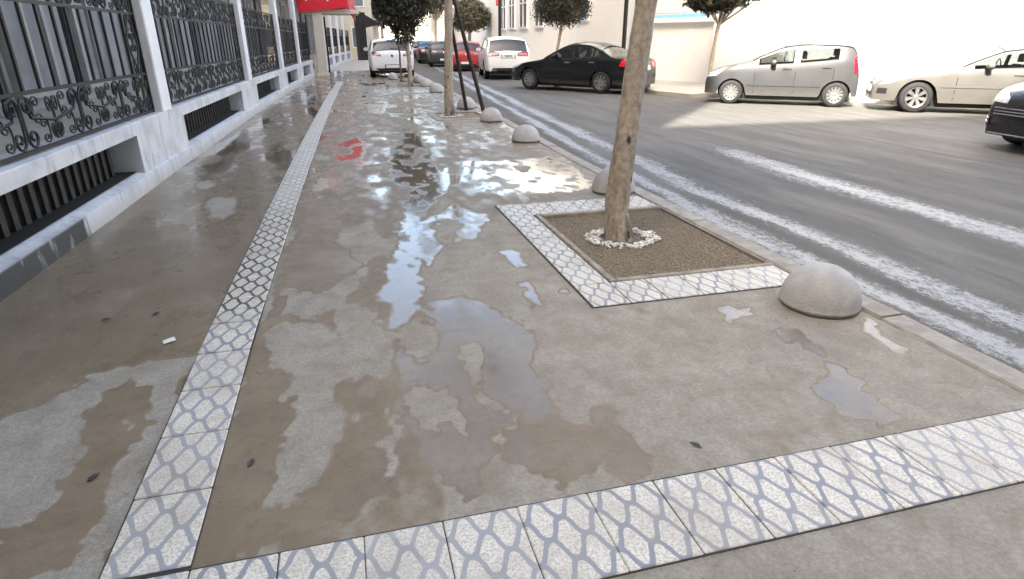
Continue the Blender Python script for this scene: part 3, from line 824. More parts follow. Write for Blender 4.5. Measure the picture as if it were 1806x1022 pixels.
# upper storeys (their shade falls over the pavement and the road)
H_TOP = 23.5
for ya, yb in ((1.75, 14), (14, 27.7), (27.7, 38), (38, 50)):
    A = Vector((wall_x(ya), ya, 0)); B = Vector((wall_x(yb), yb, 0)); d = B-A; L = d.length; rz = math.atan2(d.y, d.x)
    MB().box(0, L, .03, 12, 3.70, H_TOP).build('upper_wall', M['sidebldg'], building, loc=A-BO, rz=rz)
    for fl in range(5):
        for k in range(int(L/3)):
            xc = 1.5+3*k; zb = 4.7+3.5*fl
            f = MB()
            for a, b, c2, d2 in ((-.6,-.5,0,1.9),(.5,.6,0,1.9),(-.5,.5,0,.1),(-.5,.5,1.8,1.9),(-.03,.03,.1,1.8)):
                f.box(xc+a, xc+b, -.05, .028, zb+c2, zb+d2)
            w = f.build('window', M['frame_grey'], building, loc=A-BO, rz=rz)
            MB().box(xc-.5, xc+.5, .005, .025, zb+.1, zb+1.8).build('pane', M['pane_grey'], w)

# entrance with the red canopy --------------------------------------------------------
M['red'] = simple('red_canopy', (.72,.015,.035), .45, .06, 3)
M['red2'] = simple('faded_red_canopy', (.50,.06,.08), .5, .2, 6)
M['ivory'] = mat_plaster('ivory_pillar', (.62,.57,.48), .15)
ent = empty('entrance_portal', (-.7, 27.9, 0), 0, 'cream entrance pillar carrying a bright red canopy at the end of the grilles', 'entrance')
MB().bbox(-.12, .26, 0, .42, 0, 2.45, .02).build('pillar', M['ivory'], ent)
MB().bbox(-.05, .22, 1.6, 2.0, 0, 2.45, .02).build('pillar', M['ivory'], ent)
MB().bbox(-.2, .34, -.05, .5, 0, .12, .02).build('pillar_base', M['ivory'], ent)
MB().box(-.45, 1.75, .02, 2.2, 2.40, 2.55).build('soffit', M['ivory'], ent)
rc = MB().add([(-.62,-.15,2.42),(1.33,-.15,2.62),(1.33,-.15,3.9),(-.72,-.15,3.9),(-.62,2.2,2.50),(1.33,2.2,2.66),(1.33,2.2,3.9),(-.72,2.2,3.9)],
   [(0,1,2,3),(5,4,7,6),(1,5,6,2),(4,0,3,7),(3,2,6,7),(4,5,1,0)])
rc.build('canopy', M['red'], ent)
MB().add([(1.34,-.13,2.60),(1.62,.9,2.15),(1.62,.9,3.9),(1.34,-.13,3.9),(1.28,-.13,2.60),(1.56,.95,2.15),(1.56,.95,3.9),(1.28,-.13,3.9)],
   [(0,1,2,3),(7,6,5,4),(0,4,5,1),(1,5,6,2),(2,6,7,3),(3,7,4,0)]).build('canopy_flap', M['red2'], ent)
for x in (-.32, .50):
    m = MB()
    for k in range(5):
        a = k*2*PI/5
        m.obox((x+.1*math.cos(a), -.165, 3.02+.1*math.sin(a)), (math.cos(a),0,math.sin(a)), (0,1,0), (-math.sin(a),0,math.cos(a)), .09, .006, .035)
    m.build('emblem', M['pebble'], ent)
MB().box(.30, .36, .5, 1.5, .02, 2.3).build('door_leaf', M['dark'], ent)

# dark awning on a post farther along
aw = empty('dark_awning', (1.9, 50.5, 0), 0, 'black sloping awning on a black post beyond the far grilles', 'awning')
MB().tube([(0,0,0),(0,0,3.3)], .42, 8).build('post', M['iron'], aw)
MB().add([(-.4,-.3,3.6),(-.4,1.5,3.6),(1.5,-.3,2.5),(1.5,1.5,2.5),(-.4,-.3,2.1),(-.4,1.5,2.1)], [(0,2,3,1),(0,4,2),(1,3,5),(4,5,3,2),(0,1,5,4)]).build('cloth', M['iron'], aw)

# ------------------------------------------------------------------ right: long rendered wall with windows, blue panel and ledge
wallr = empty('rendered_wall_building', (12.4, 19.4, 0), 0, 'long white rendered building along the far side of the road', 'building')
WO = Vector((12.4, 19.4, 0))
WP = [(11.3,70),(11.3,46),(11.15,23),(12.4,19.4),(20,13.4),(40,-2.0)]
m = MB()
for i in range(len(WP)-1):
    (xa,ya),(xb,yb) = WP[i], WP[i+1]
    d = Vector((xb-xa, yb-ya)); nrm = Vector((-d.y, d.x)).normalized()   # behind the wall
    H = 6.8 if i >= 2 else 8.5
    m = MB()
    q = [(xa,ya),(xb,yb),(xb+nrm.x*.5,yb+nrm.y*.5),(xa+nrm.x*.5,ya+nrm.y*.5)]
    m.prism([(a-WO.x,b-WO.y) for a,b in q], -.1, H).build('wall', M['farwall'], wallr, fix=True)
def on_wall(i, t):
    (xa,ya),(xb,yb) = WP[i], WP[i+1]
    return Vector((xa+(xb-xa)*t-WO.x, ya+(yb-ya)*t-WO.y, 0)), math.atan2(yb-ya, xb-xa)
M['frame_white'] = simple('white_window_frame', (.75,.75,.75), .5, .05)
M['glass_dark'] = simple('window_glass', (.16,.18,.21), .08, .3, 1.2)
M['blue'] = simple('light_blue_panel', (.22,.56,.85), .5, .08)
def wwin(yc, w, z0, z1):
    p, rz = on_wall(1, (46-yc)/23)
    f = MB()
    for a, b, c2, d2 in ((-w/2-.12,-w/2,z0-.1,z1+.1),(w/2,w/2+.12,z0-.1,z1+.1),(-w/2,w/2,z0-.1,z0),(-w/2,w/2,z1,z1+.1),(-.03,.03,z0,z1),(-w/2,w/2,(z0+z1)/2-.03,(z0+z1)/2+.03)):
        f.box(a, b, -.09, .0, c2, d2)
    o = f.build('window', M['frame_white'], wallr, loc=p, rz=rz)
    MB().box(-w/2, w/2, -.05, -.03, z0, z1).build('pane', M['glass_dark'], o)
for yc, w in ((43.9,1.3),(41.6,1.3),(38.9,1.6),(35.6,1.5)): wwin(yc, w, 2.15, 4.8)
p, rz = on_wall(1, (46-28.7)/23)
o = MB().box(-.75,.75,-.08,0,2.2,3.7).build('window', M['frame_white'], wallr, loc=p, rz=rz)
MB().box(-.6,.6,-.095,-.083,2.3,3.6).build('blue_pane', M['blue'], o)
p, rz = on_wall(2, .5)
MB().box(-1.9,1.7,-.16,0,1.98,2.12).build('ledge', M['farwall'], wallr, loc=p, rz=rz)
o = MB().box(-1.5,1.5,-.06,0,2.12,3.4).build('window', M['frame_white'], wallr, loc=p, rz=rz)
MB().box(-1.42,1.42,-.075,-.063,2.14,2.24).build('blue_strip', M['blue'], o)
MB().box(-1.42,1.42,-.072,-.062,2.3,3.3).build('pane', M['frame_white'], o)
for i in (2, 3, 4):
    p, rz = on_wall(i, 0)
    MB().bbox(-.18,.18,-.05,.1,-.05,6.9,.01).build('pilaster', M['farwall'], wallr, loc=p, rz=rz)

# building behind the camera across the side street (its shade lies over the near pavement)
bb = empty('corner_building', (4, -14, 0), 0, 'beige building across the side street behind the viewpoint', 'building')
MB().box(-26, 26, -9, 8, -.2, 20.6).build('wall', M['sidebldg'], bb)
for fl in range(4):
    for k in range(12):
        f = MB(); xc = -22+4*k; zb = 2+3.6*fl
        for a, b, c2, d2 in ((-.7,-.6,0,1.9),(.6,.7,0,1.9),(-.6,.6,0,.1),(-.6,.6,1.8,1.9)): f.box(xc+a, xc+b, 8, 8.06, zb+c2, zb+d2)
        w = f.build('window', M['frame_grey'], bb); MB().box(xc-.6, xc+.6, 8.002, 8.03, zb+.1, zb+1.8).build('pane', M['pane_grey'], w)
# ------------------------------------------------------------------ cars
def paint(name, col, metallic=.0, rough=.32):
    t = NT(name)
    n = t.noise(t.geo(), 3, 4); z = t.sep(t.obj())[2]
    d = t.math('MULTIPLY', t.math('SUBTRACT', 1., t.mapr(t.math('ADD', z, t.math('MULTIPLY', n, .15)), .22, .5)), .35)
    c = t.mix(d, col, (.22,.20,.17))
    return t.fin(c, t.mixf(t.mapr(n, .3, .7), rough*.85, rough*1.25), Metallic=metallic, Coat_Weight=.15, Coat_Roughness=.08)
def glassmat(name, tint, refl=1.0):
    t = NT(name)
    t.n.remove(t.b)
    tr = t.node('BsdfTransparent'); tr.inputs[0].default_value = (*tint, 1)
    gl = t.node('BsdfGlossy'); gl.inputs['Roughness'].default_value = .03; gl.inputs[0].default_value = (1,1,1,1)
    fr = t.node('Fresnel'); fr.inputs[0].default_value = 1.5
    mx = t.node('MixShader'); t.lk(t.math('MULTIPLY', fr.outputs[0], refl, clamp=True), mx.inputs[0]); t.lk(tr.outputs[0], mx.inputs[1]); t.lk(gl.outputs[0], mx.inputs[2])
    t.lk(mx.outputs[0], t.out.inputs[0])
    return t.m
M['carglass'] = glassmat('car_glass', (.38,.41,.42))
M['carglass_dark'] = glassmat('tinted_car_glass', (.12,.13,.14), 1.3)
M['rubber'] = simple('tyre_rubber', (.02,.02,.021), .75, .3, 30)
M['rim'] = simple('alloy_rim', (.33,.33,.33), .35, .1, 10, Metallic=.7)
M['trim'] = simple('black_trim', (.015,.015,.016), .5, .2)
M['seam'] = simple('panel_gap', (.01,.01,.01), .8)
M['chrome'] = simple('chrome_trim', (.75,.75,.76), .12, .03, 5, Metallic=1.0)
M['lamp'] = simple('clear_headlamp', (.62,.64,.66), .12, .25, 25, Coat_Weight=1.0)
M['redlamp'] = simple('red_tail_lamp', (.62,.01,.035), .15, .15, 30, Coat_Weight=1.0)
M['darklamp'] = simple('smoked_tail_lamp', (.06,.02,.02), .15, .3, 30, Coat_Weight=1.0)
M['plate'] = simple('number_plate', (.75,.75,.73), .4, .04)
M['platetext'] = simple('plate_digits', (.03,.03,.03), .6)
M['seat'] = simple('seat_cloth', (.05,.05,.055), .9, .2)
M['seat_grey'] = simple('grey_seat_cloth', (.30,.30,.30), .9, .2)

def pchip(pts):
    X = [p[0] for p in pts]; Y = [p[1] for p in pts]; n = len(X)
    h = [X[i+1]-X[i] for i in range(n-1)]; dl = [(Y[i+1]-Y[i])/h[i] for i in range(n-1)]
    m = [0]*n; m[0] = dl[0]; m[-1] = dl[-1]
    for i in range(1, n-1):
        m[i] = 0 if dl[i-1]*dl[i] <= 0 else 2*dl[i-1]*dl[i]/(dl[i-1]+dl[i])
    def f(x):
        if x <= X[0]: return Y[0]
        if x >= X[-1]: return Y[-1]
        i = 0
        while x > X[i+1]: i += 1
        t = (x-X[i])/h[i]
        return Y[i]*(1+2*t)*(1-t)**2 + m[i]*h[i]*t*(1-t)**2 + Y[i+1]*t*t*(3-2*t) + m[i+1]*h[i]*t*t*(t-1)
    return f

def wheel_meshes(r, w, spokes, style):
    ty = MB()
    pr = [(r*.66,-w*.42),(r*.70,-w*.5),(r*.90,-w*.5),(r*.97,-w*.40),(r,-w*.25),(r,w*.25),(r*.97,w*.40),(r*.90,w*.5),(r*.70,w*.5),(r*.66,w*.42)]
    ty.lathe(pr, 36, 'y')
    rm = MB()
    rm.lathe([(r*.67,-w*.42),(r*.67,w*.40),(r*.64,w*.47),(r*.60,w*.44),(r*.585,w*.1),(r*.585,-w*.4)], 36, 'y')
    hub = MB().lathe([(.001,w*.40),(r*.10,w*.40),(r*.15,w*.36),(r*.16,w*.2)], 20, 'y')
    rm.add(hub.v, hub.f)
    for k in range(spokes):
        offs = (-.1, .1) if style == 'twin' else (0,)
        for of in offs:
            a = 2*PI*k/spokes + PI/2 + of*1.0
            ax = Vector((math.cos(a), 0, math.sin(a))); tz = Vector((-math.sin(a), 0, math.cos(a)))
            wd = r*(.055 if style == 'twin' else (.075 if spokes > 8 else .10))
            c0 = ax*r*.12; c1 = ax*r*.61
            vs = []
            for c, hw_, yy in ((c0, wd*.9, w*.37), (c1, wd*1.25, w*.42)):
                for s in (-1, 1): vs += [c + tz*hw_*s + Vector((0,yy,0)), c + tz*hw_*s*1.2 + Vector((0,yy-.03,0))]
            rm.add(vs, [(0,2,6,4),(0,4,5,1),(2,3,7,6),(4,6,7,5),(1,5,7,3),(0,1,3,2)])
    dk = MB().lathe([(.001,w*.02),(r*.6,w*.02)], 24, 'y')
    return (ty.mesh('wheel', M['rubber'], 50, fix=True), rm.mesh('rim', M['rim'], 35, fix=True), dk.mesh('brake_backing', M['trim']))

def make_car(name, sp, label, loc, az, group='parked cars'):
    L, Wd, H = sp['L'], sp['W']/2, sp['H']
    root = empty(name, loc, R(90-az), label, 'car', group)
    top = pchip(sp['top']); belt = pchip(sp['belt'])
    wr = sp['wr']; fx, rx = sp['fx'], sp['rx']; sill = sp.get('sill', .24)
    fr, rr_ = sp.get('round', (.75, .80))
    def plan(s):
        a, b = sp.get('ra', .75), sp.get('rb', .6)
        if s < a: return Wd*(fr + (1-fr)*(1-(1-s/a)**2.4)**.75)
        if s > L-b: return Wd*(rr_ + (1-rr_)*(1-(1-(L-s)/b)**2.4)**.75)
        return Wd
    def bottom(s):
        z = sill + (.02 if s < fx or s > rx else 0)
        for c in (fx, rx):
            Ra = wr*1.17
            if abs(s-c) < Ra: z = max(z, wr + math.sqrt(Ra*Ra-(s-c)**2) - .01)
        return z
    st = set()
    k = 0.0
    while k <= L+1e-6: st.add(round(k, 4)); k += L/58
    for c in (fx, rx):
        for i in range(17): st.add(round(c + wr*1.1695*math.cos(PI*i/16), 4))
    for b in (.02, .05, .09, L-.02, L-.05, L-.09): st.add(b)
    for a, b in sp['side_windows']: st.add(a); st.add(b)
    ws0, ws1 = sp['windscreen']; rw0, rw1 = sp['rear_window']
    for b in (ws0, ws1, rw0, rw1): st.add(b)
    S = sorted(x for x in st if 0 <= x <= L)
    S = [s for i, s in enumerate(S) if i == 0 or s-S[i-1] > .008]
    tum = sp.get('tumble', .36)
    low = [0, .1, .25, .45, .62, .8, .92, 1.0]
    wid = [.945, .965, .985, 1.0, 1.0, .995, .985, .965]
    gh = [.07, .35, .65, .82, 1.0]
    tp = [.90, .60, .30, 0.0]
    NR = len(low)+len(gh)+len(tp)
    rings = []
    for s in S:
        zt = top(s); crown = min(.085, .02+.06*(zt-sill)); zr = zt-crown
        zb = bottom(s); zl = min(belt(s), zr); pw = plan(s)
        # nose and tail tuck in at top and bottom
        ring = []
        for t, w in zip(low, wid):
            z = zb+(zl-zb)*t
            tz_ = (z-sill)/(zl-sill+1e-6)
            ww = np.interp(tz_, low, wid)
            ring.append((pw*ww, z))
        wb = pw*wid[-1]
        for t in gh:
            z = zl+(zr-zl)*t
            ring.append((wb - tum*(z-zl) - .004*t, z))
        we, ze = ring[-1]
        for t in tp:
            ring.append((we*t, zr + crown*(1-t**2.2)))
        rings.append(ring)
    def vert(i, j, side):
        w, z = rings[i][j]; s = S[i]
        e = 0.0
        # round the ends in side view
        return Vector((L/2-s, side*w, z))
    parts = {}
    NG0, NG1 = len(low), len(low)+len(gh)
    def classify(i, j):
        sm = (S[i]+S[i+1])/2
        if j < NG0-1: return 'body'
        if j == NG0-1 and any(a <= sm <= b for a, b in sp['side_windows']) and rings[i][NG1-1][1]-rings[i][NG0-1][1] > .05: return 'seal'
        if j < NG1-1:           # greenhouse side strip between rows j and j+1
            if j in (NG0, NG0+1, NG0+2) :
                for k, (a, b) in enumerate(sp['side_windows']):
                    if a <= sm <= b and rings[i][NG1-1][1]-rings[i][NG0-1][1] > .05: return 'side_window%d' % k
            return 'body'
        if j == NG1-1: return 'body'
        if ws0 < sm < ws1: return 'windscreen'
        if rw0 < sm < rw1: return 'rear_window'
        return 'body'
    body = MB(); gl = {}
    for side in (1, -1):
        for i in range(len(S)-1):
            for j in range(NR-1):
                c = classify(i, j)
                p = [vert(i,j,side), vert(i+1,j,side), vert(i+1,j+1,side), vert(i,j+1,side)]
                if side == -1: p = p[::-1]
                if (p[0]-p[2]).length < 1e-4: continue
                key = c if c in ('body','windscreen','rear_window','seal') else c + ('l' if side == 1 else 'r')
                (body if key == 'body' else gl.setdefault(key, MB())).add(p, [(0,1,2,3)])
    for i, flip in ((0, False), (len(S)-1, True)):
        for j in range(NR-1):
            p = [vert(i,j,1), vert(i,j,-1), vert(i,j+1,-1), vert(i,j+1,1)]
            body.add(p[::-1] if flip else p, [(0,1,2,3)])
    pm = sp['paint']
    bme = body.mesh('body', pm, 32)
    bm = bmesh.new(); bm.from_mesh(bme); bmesh.ops.remove_doubles(bm, verts=bm.verts, dist=2e-4)
    bmesh.ops.recalc_face_normals(bm, faces=bm.faces); bm.to_mesh(bme)
    full = bm.copy()
    bm.free()
    bme.polygons.foreach_set('use_smooth', [True]*len(bme.polygons)); bme.set_sharp_from_angle(angle=R(35))
    bo = link_mesh('body', bme, root)
    for key, mb in gl.items():
        nm = 'side_window' if key.startswith('side') else ('window_seal' if key == 'seal' else key)
        me = mb.mesh(nm, M['trim'] if key == 'seal' else sp.get('glass', M['carglass']), 40, fix=True)
        go = link_mesh(nm, me, root)
        full.from_mesh(me)
    bvh = BVHTree.FromBMesh(full)
    full.free()
    # projected trim pieces with thickness
    def hit(view, a, b):
        o, d = {'front': ((L, a, b), (-1,0,0)), 'rear': ((-L, a, b), (1,0,0)), 'left': ((L/2-a, 3, b), (0,-1,0)), 'right': ((L/2-a, -3, b), (0,1,0)), 'top': ((L/2-a, b, 4), (0,0,-1))}[view]
        p, n, _, _ = bvh.ray_cast(Vector(o), Vector(d))
        return p, n, Vector(d)
    def decal(pname, view, poly, mat, off=.006, parent=None, rings_=3):
        # densify
        pts = []
        for k in range(len(poly)):
            a, b = Vector(poly[k]), Vector(poly[(k+1) % len(poly)])
            m_ = max(1, int((b-a).length/.07))
            for q in range(m_): pts.append(a.lerp(b, q/m_))
        c = sum(pts, Vector((0,0)))/len(pts)
        n = len(pts); vs = []; 
        last = None
        for r_ in range(rings_, 0, -1):
            for p in pts:
                q = c + (p-c)*r_/rings_
                h, nn, d = hit(view, q.x, q.y)
                if h is None:
                    h = last if last is not None else Vector((0,0,.5))
                last = h.copy()
                vs.append(h - d*off)
        h, nn, d = hit(view, c.x, c.y)
        vs.append((h - d*off) if h is not None else sum(vs[:n], Vector())/n)
        d = hit(view, c.x, c.y)[2]
        fs = []
        for r_ in range(rings_-1):
            for k in range(n): fs.append((r_*n+k, r_*n+(k+1)%n, (r_+1)*n+(k+1)%n, (r_+1)*n+k))
        ci = len(vs)-1
        for k in range(n): fs.append(((rings_-1)*n+k, (rings_-1)*n+(k+1)%n, ci))
        b0 = len(vs)
        for k in range(n): vs.append(vs[k] + d*(off+.012))
        for k in range(n): fs.append((k, b0+k, b0+(k+1)%n, (k+1)%n))
        return MB().add(vs, fs).build(pname, mat, parent or root, 40, fix=True)
    def rect(a0, a1, b0, b1): return [(a0,b0),(a1,b0),(a1,b1),(a0,b1)]
    sides = ('left', 'right')
    # drip rails along the roof edge
    for s_ in (1, -1):
        pts = [(L/2-S[i], s_*(rings[i][NG1-1][0]+.004), rings[i][NG1-1][1]+.002) for i in range(len(S)) if ws0+.1 < S[i] < rw1-.05]
        if len(pts) > 3: MB().tube(pts, .013, 5).build('drip_rail', M['trim'], root)
        ii = [i for i in range(len(S)) if ws0 <= S[i] <= ws1]
    ii = min(range(len(S)), key=lambda i: abs(S[i]-ws1))
    MB().tube([(L/2-S[ii], t_*rings[ii][NG1-1][0], rings[ii][NG1-1][1]+.085*(1-abs(t_)**2.2)+.003) for t_ in (-1,-.9,-.6,-.3,0,.3,.6,.9,1)], .012, 5).build('screen_header', M['trim'], root)
    # underbody, interior
    MB().box(-L/2+.14, L/2-.5, -Wd*.74, Wd*.74, sill-.10, sill+.25).build('underbody', M['trim'], root)
    inn = MB().box(L/2-ws1+.1 - (rw0-ws1) , L/2-ws0-.35, -Wd*.86, Wd*.86, sill+.2, belt((ws1+rw0)/2)-.28)
    inn.build('cabin_floor', M['seat'], root)
    sx_ = [ws1+.55, ws1+1.35] if L > 3.6 else [ws1+.42, ws1+1.12]
    for s_ in sx_:
        if s_ > rw0: continue
        for yy in (-.36, .36):
            zb_ = belt(s_)
            MB().bbox(L/2-s_-.07, L/2-s_+.07, yy-.22, yy+.22, .35, zb_+.06, .04).bbox(L/2-s_-.10, L/2-s_-.02, yy-.12, yy+.12, zb_+.10, zb_+.28, .03).build('seat', sp.get('seat', M['seat']), root)
    MB().lathe([(.17,-.012),(.185,0),(.17,.012),(.155,0),(.17,-.012)], 18, 'x', (L/2-ws1-.02, .36, belt(ws1)+.02)).build('steering_wheel', M['trim'], root)
    # wheels
    ty, rm, dk = wheel_meshes(wr, .20, sp.get('spokes', 10), sp.get('rimstyle', 'one'))
    for c in (fx, rx):
        for s_ in (1, -1):
            w = link_mesh('wheel', ty, root, (L/2-c, s_*(Wd-.125), wr), 0 if s_ == 1 else PI)
            link_mesh('rim', rm, w); link_mesh('brake_backing', dk, w)
        MB().box(L/2-c-wr*1.15, L/2-c+wr*1.15, -Wd+.24, Wd-.24, .2, wr*1.9).build('wheel_well', M['trim'], root)
    # door seams, handles, mirrors
    for sd in sides:
        for s_ in sp.get('seams', []):
            decal('door_seam', sd, rect(s_-.006, s_+.006, sill+.06, belt(s_)-.01), M['seam'], .0015, rings_=2)
        for (a, z) in sp.get('handles', []):
            decal('door_handle', sd, rect(a-.10, a+.10, z-.016, z+.016), sp.get('handle_mat', pm), .022, rings_=2)
        if sp.get('rub'):
            decal('side_trim', sd, rect(fx+wr*1.25, rx-wr*1.25, sp['rub']-.018, sp['rub']+.018), sp.get('rub_mat', pm), .012, rings_=2)
    for s_ in (1, -1):
        ms = ws0+.62 if 'mirror' not in sp else sp['mirror']
        mz = belt(ms)+.07; my = plan(ms)+.07
        mm = MB(); x0 = L/2-ms
        mm.lathe([(.001,-.06),(.05,-.055),(.085,-.03),(.095,.0),(.088,.035),(.0875,.05),(.001,.05)], 16, 'x')
        mm.v = [(x0 - v[0]*1.1, s_*(my)+v[1]*1.15, mz+v[2]*.78) for v in mm.v]
        mm.build('mirror', sp.get('mirror_mat', pm), root, 50, fix=True)
        MB().box(x0-.03, x0+.03, min(s_*(plan(ms)-.10), s_*my), max(s_*(plan(ms)-.10), s_*my), mz-.05, mz-.02).build('mirror_arm', M['trim'], root)
    for nm, view, poly, mt, off in sp['trim']:
        decal(nm, view, poly, M[mt] if isinstance(mt, str) else mt, off)
        if view in ('front','rear') and sp.get('mirror_trim', True) and nm not in ('number_plate','grille','badge','air_intake','bumper_strip','plate_recess','diffuser','grille_bar','wiper','plate_digits','brake_lamp'):
            decal(nm, view, [(-a, b) for a, b in poly][::-1], M[mt] if isinstance(mt, str) else mt, off)
    return root

PT = {'grey': paint('silver_grey_paint', (.068,.070,.075), .1, .40), 'black': paint('black_paint', (.006,.006,.007), .0, .18), 'white': paint('white_paint', (.74,.74,.73), 0, .3),
      'champ': paint('champagne_silver_paint', (.125,.121,.114), .1, .40), 'dark': paint('dark_graphite_paint', (.011,.011,.012), .1, .25), 'red': paint('red_paint', (.35,.012,.02), .0, .3),
      'blue': paint('charcoal_paint', (.04,.042,.05), .4, .3)}
HATCH = dict(L=3.5, W=1.60, H=1.47, wr=.285, fx=.66, rx=3.03, sill=.22, paint=PT['grey'], round=(.66,.80), ra=.85,
  top=[(0,.58),(.04,.70),(.18,.80),(.62,.93),(.90,1.0),(1.36,1.25),(1.80,1.42),(2.25,1.475),(2.8,1.465),(3.22,1.43),(3.30,1.37),(3.43,1.0),(3.48,.80),(3.5,.62)],
  belt=[(0,.60),(.6,.84),(1.0,.90),(2.0,.95),(2.7,1.02),(3.1,1.06),(3.5,1.0)], tumble=.30,
  windscreen=(.95,1.78), rear_window=(3.29,3.43), side_windows=[(1.24,2.02),(2.16,2.98)], seams=[1.18,2.09,2.92], handles=[(1.90,.86),(2.76,.90)], rub=.47, spokes=12,
  trim=[('headlight','front',[(.42,.60),(.70,.66),(.72,.80),(.55,.83),(.40,.72)],'lamp',.008),('headlight_side','left',[(.10,.64),(.30,.70),(.50,.86),(.36,.85),(.14,.76)],'lamp',.01),('headlight_side','right',[(.10,.64),(.30,.70),(.50,.86),(.36,.85),(.14,.76)],'lamp',.01),
   ('tail_light','left',[(3.36,.80),(3.44,.78),(3.44,1.05),(3.34,1.16),(3.31,1.10)],'redlamp',.03),('tail_light','right',[(3.36,.80),(3.44,.78),(3.44,1.05),(3.34,1.16),(3.31,1.10)],'redlamp',.03),
   ('grille','front',[(-.32,.48),(.32,.48),(.36,.56),(-.36,.56)],'trim',.006),('air_intake','front',[(-.4,.30),(.4,.30),(.36,.40),(-.36,.40)],'trim',.006),('number_plate','front',[(-.26,.42),(.26,.42),(.26,.50),(-.26,.50)],'plate',.02)])
SEDAN = dict(L=4.67, W=1.76, H=1.45, wr=.325, fx=.93, rx=3.62, sill=.24, paint=PT['black'], round=(.66,.74), ra=1.0, rb=.8,
  top=[(0,.58),(.05,.70),(.35,.80),(1.0,.92),(1.35,.97),(1.85,1.22),(2.30,1.41),(2.7,1.455),(3.1,1.43),(3.5,1.31),(3.95,1.11),(4.15,1.06),(4.5,1.03),(4.62,.93),(4.67,.66)],
  belt=[(0,.62),(.8,.86),(1.4,.93),(2.6,.97),(3.4,1.01),(4.0,1.02),(4.67,.95)], tumble=.42,
  windscreen=(1.38,2.26), rear_window=(3.22,3.98), side_windows=[(1.75,2.55),(2.64,3.30),(3.36,3.56)], seams=[1.55,2.60,3.42], handles=[(2.42,.86),(3.30,.88)], handle_mat=M['chrome'], spokes=9, seat=M['seat'],
  trim=[('headlight','front',[(.34,.62),(.72,.66),(.78,.78),(.60,.76),(.34,.70)],'lamp',.008),('headlight','left',[(.10,.62),(.45,.70),(.62,.80),(.30,.77),(.12,.70)],'lamp',.008),('headlight','right',[(.10,.62),(.45,.70),(.62,.80),(.30,.77),(.12,.70)],'lamp',.008),
   ('tail_light','left',[(4.22,.78),(4.52,.78),(4.52,.98),(4.30,.96)],'redlamp',.01),('tail_light','rear',[(.42,.76),(.68,.76),(.68,.94),(.42,.94)],'redlamp',.01),
   ('number_plate','rear',[(-.26,.68),(.26,.68),(.26,.80),(-.26,.80)],'plate',.012),('bumper_strip','rear',[(-.6,.38),(.6,.38),(.6,.46),(-.6,.46)],'trim',.01)])
SUV = dict(L=4.66, W=1.89, H=1.65, wr=.365, fx=.92, rx=3.79, sill=.32, paint=PT['white'], round=(.70,.84), ra=.9, rb=.55, glass=M['carglass_dark'],
  top=[(0,.70),(.05,.86),(.4,.98),(1.15,1.08),(1.4,1.13),(1.9,1.40),(2.3,1.60),(2.8,1.65),(3.6,1.63),(4.2,1.57),(4.30,1.50),(4.52,1.12),(4.60,1.0),(4.66,.62)],
  belt=[(0,.70),(.9,.98),(1.5,1.03),(3.0,1.08),(4.0,1.13),(4.66,1.05)], tumble=.34,
  windscreen=(1.42,2.26), rear_window=(4.27,4.53), side_windows=[(1.85,2.62),(2.72,3.48),(3.55,3.98)], seams=[1.6,2.67,3.5], handles=[(2.5,.95),(3.36,.97)], spokes=5, rimstyle='twin',
  trim=[('tail_light','rear',[(.36,.92),(.80,.90),(.82,1.05),(.60,1.08),(.36,1.03)],'darklamp',.010),('tail_lamp_lens','rear',[(.44,.94),(.74,.93),(.75,1.02),(.46,1.02)],'redlamp',.016),
   ('plate_recess','rear',[(-.30,.82),(.30,.82),(.30,1.0),(-.30,1.0)],'chrome',.008),('number_plate','rear',[(-.24,.86),(.24,.86),(.24,.96),(-.24,.96)],'plate',.016),('plate_digits','rear',[(-.15,.89),(.15,.89),(.15,.93),(-.15,.93)],'platetext',.02),
   ('diffuser','rear',[(-.70,.34),(.70,.34),(.62,.46),(-.62,.46)],'trim',.01),('bumper_strip','rear',[(-.66,.40),(.66,.40),(.66,.43),(-.66,.43)],'chrome',.018),('exhaust','rear',[(.46,.34),(.66,.34),(.66,.39),(.46,.39)],'chrome',.02),
   ('headlight','front',[(.40,.80),(.78,.84),(.76,.96),(.44,.92)],'lamp',.008)])
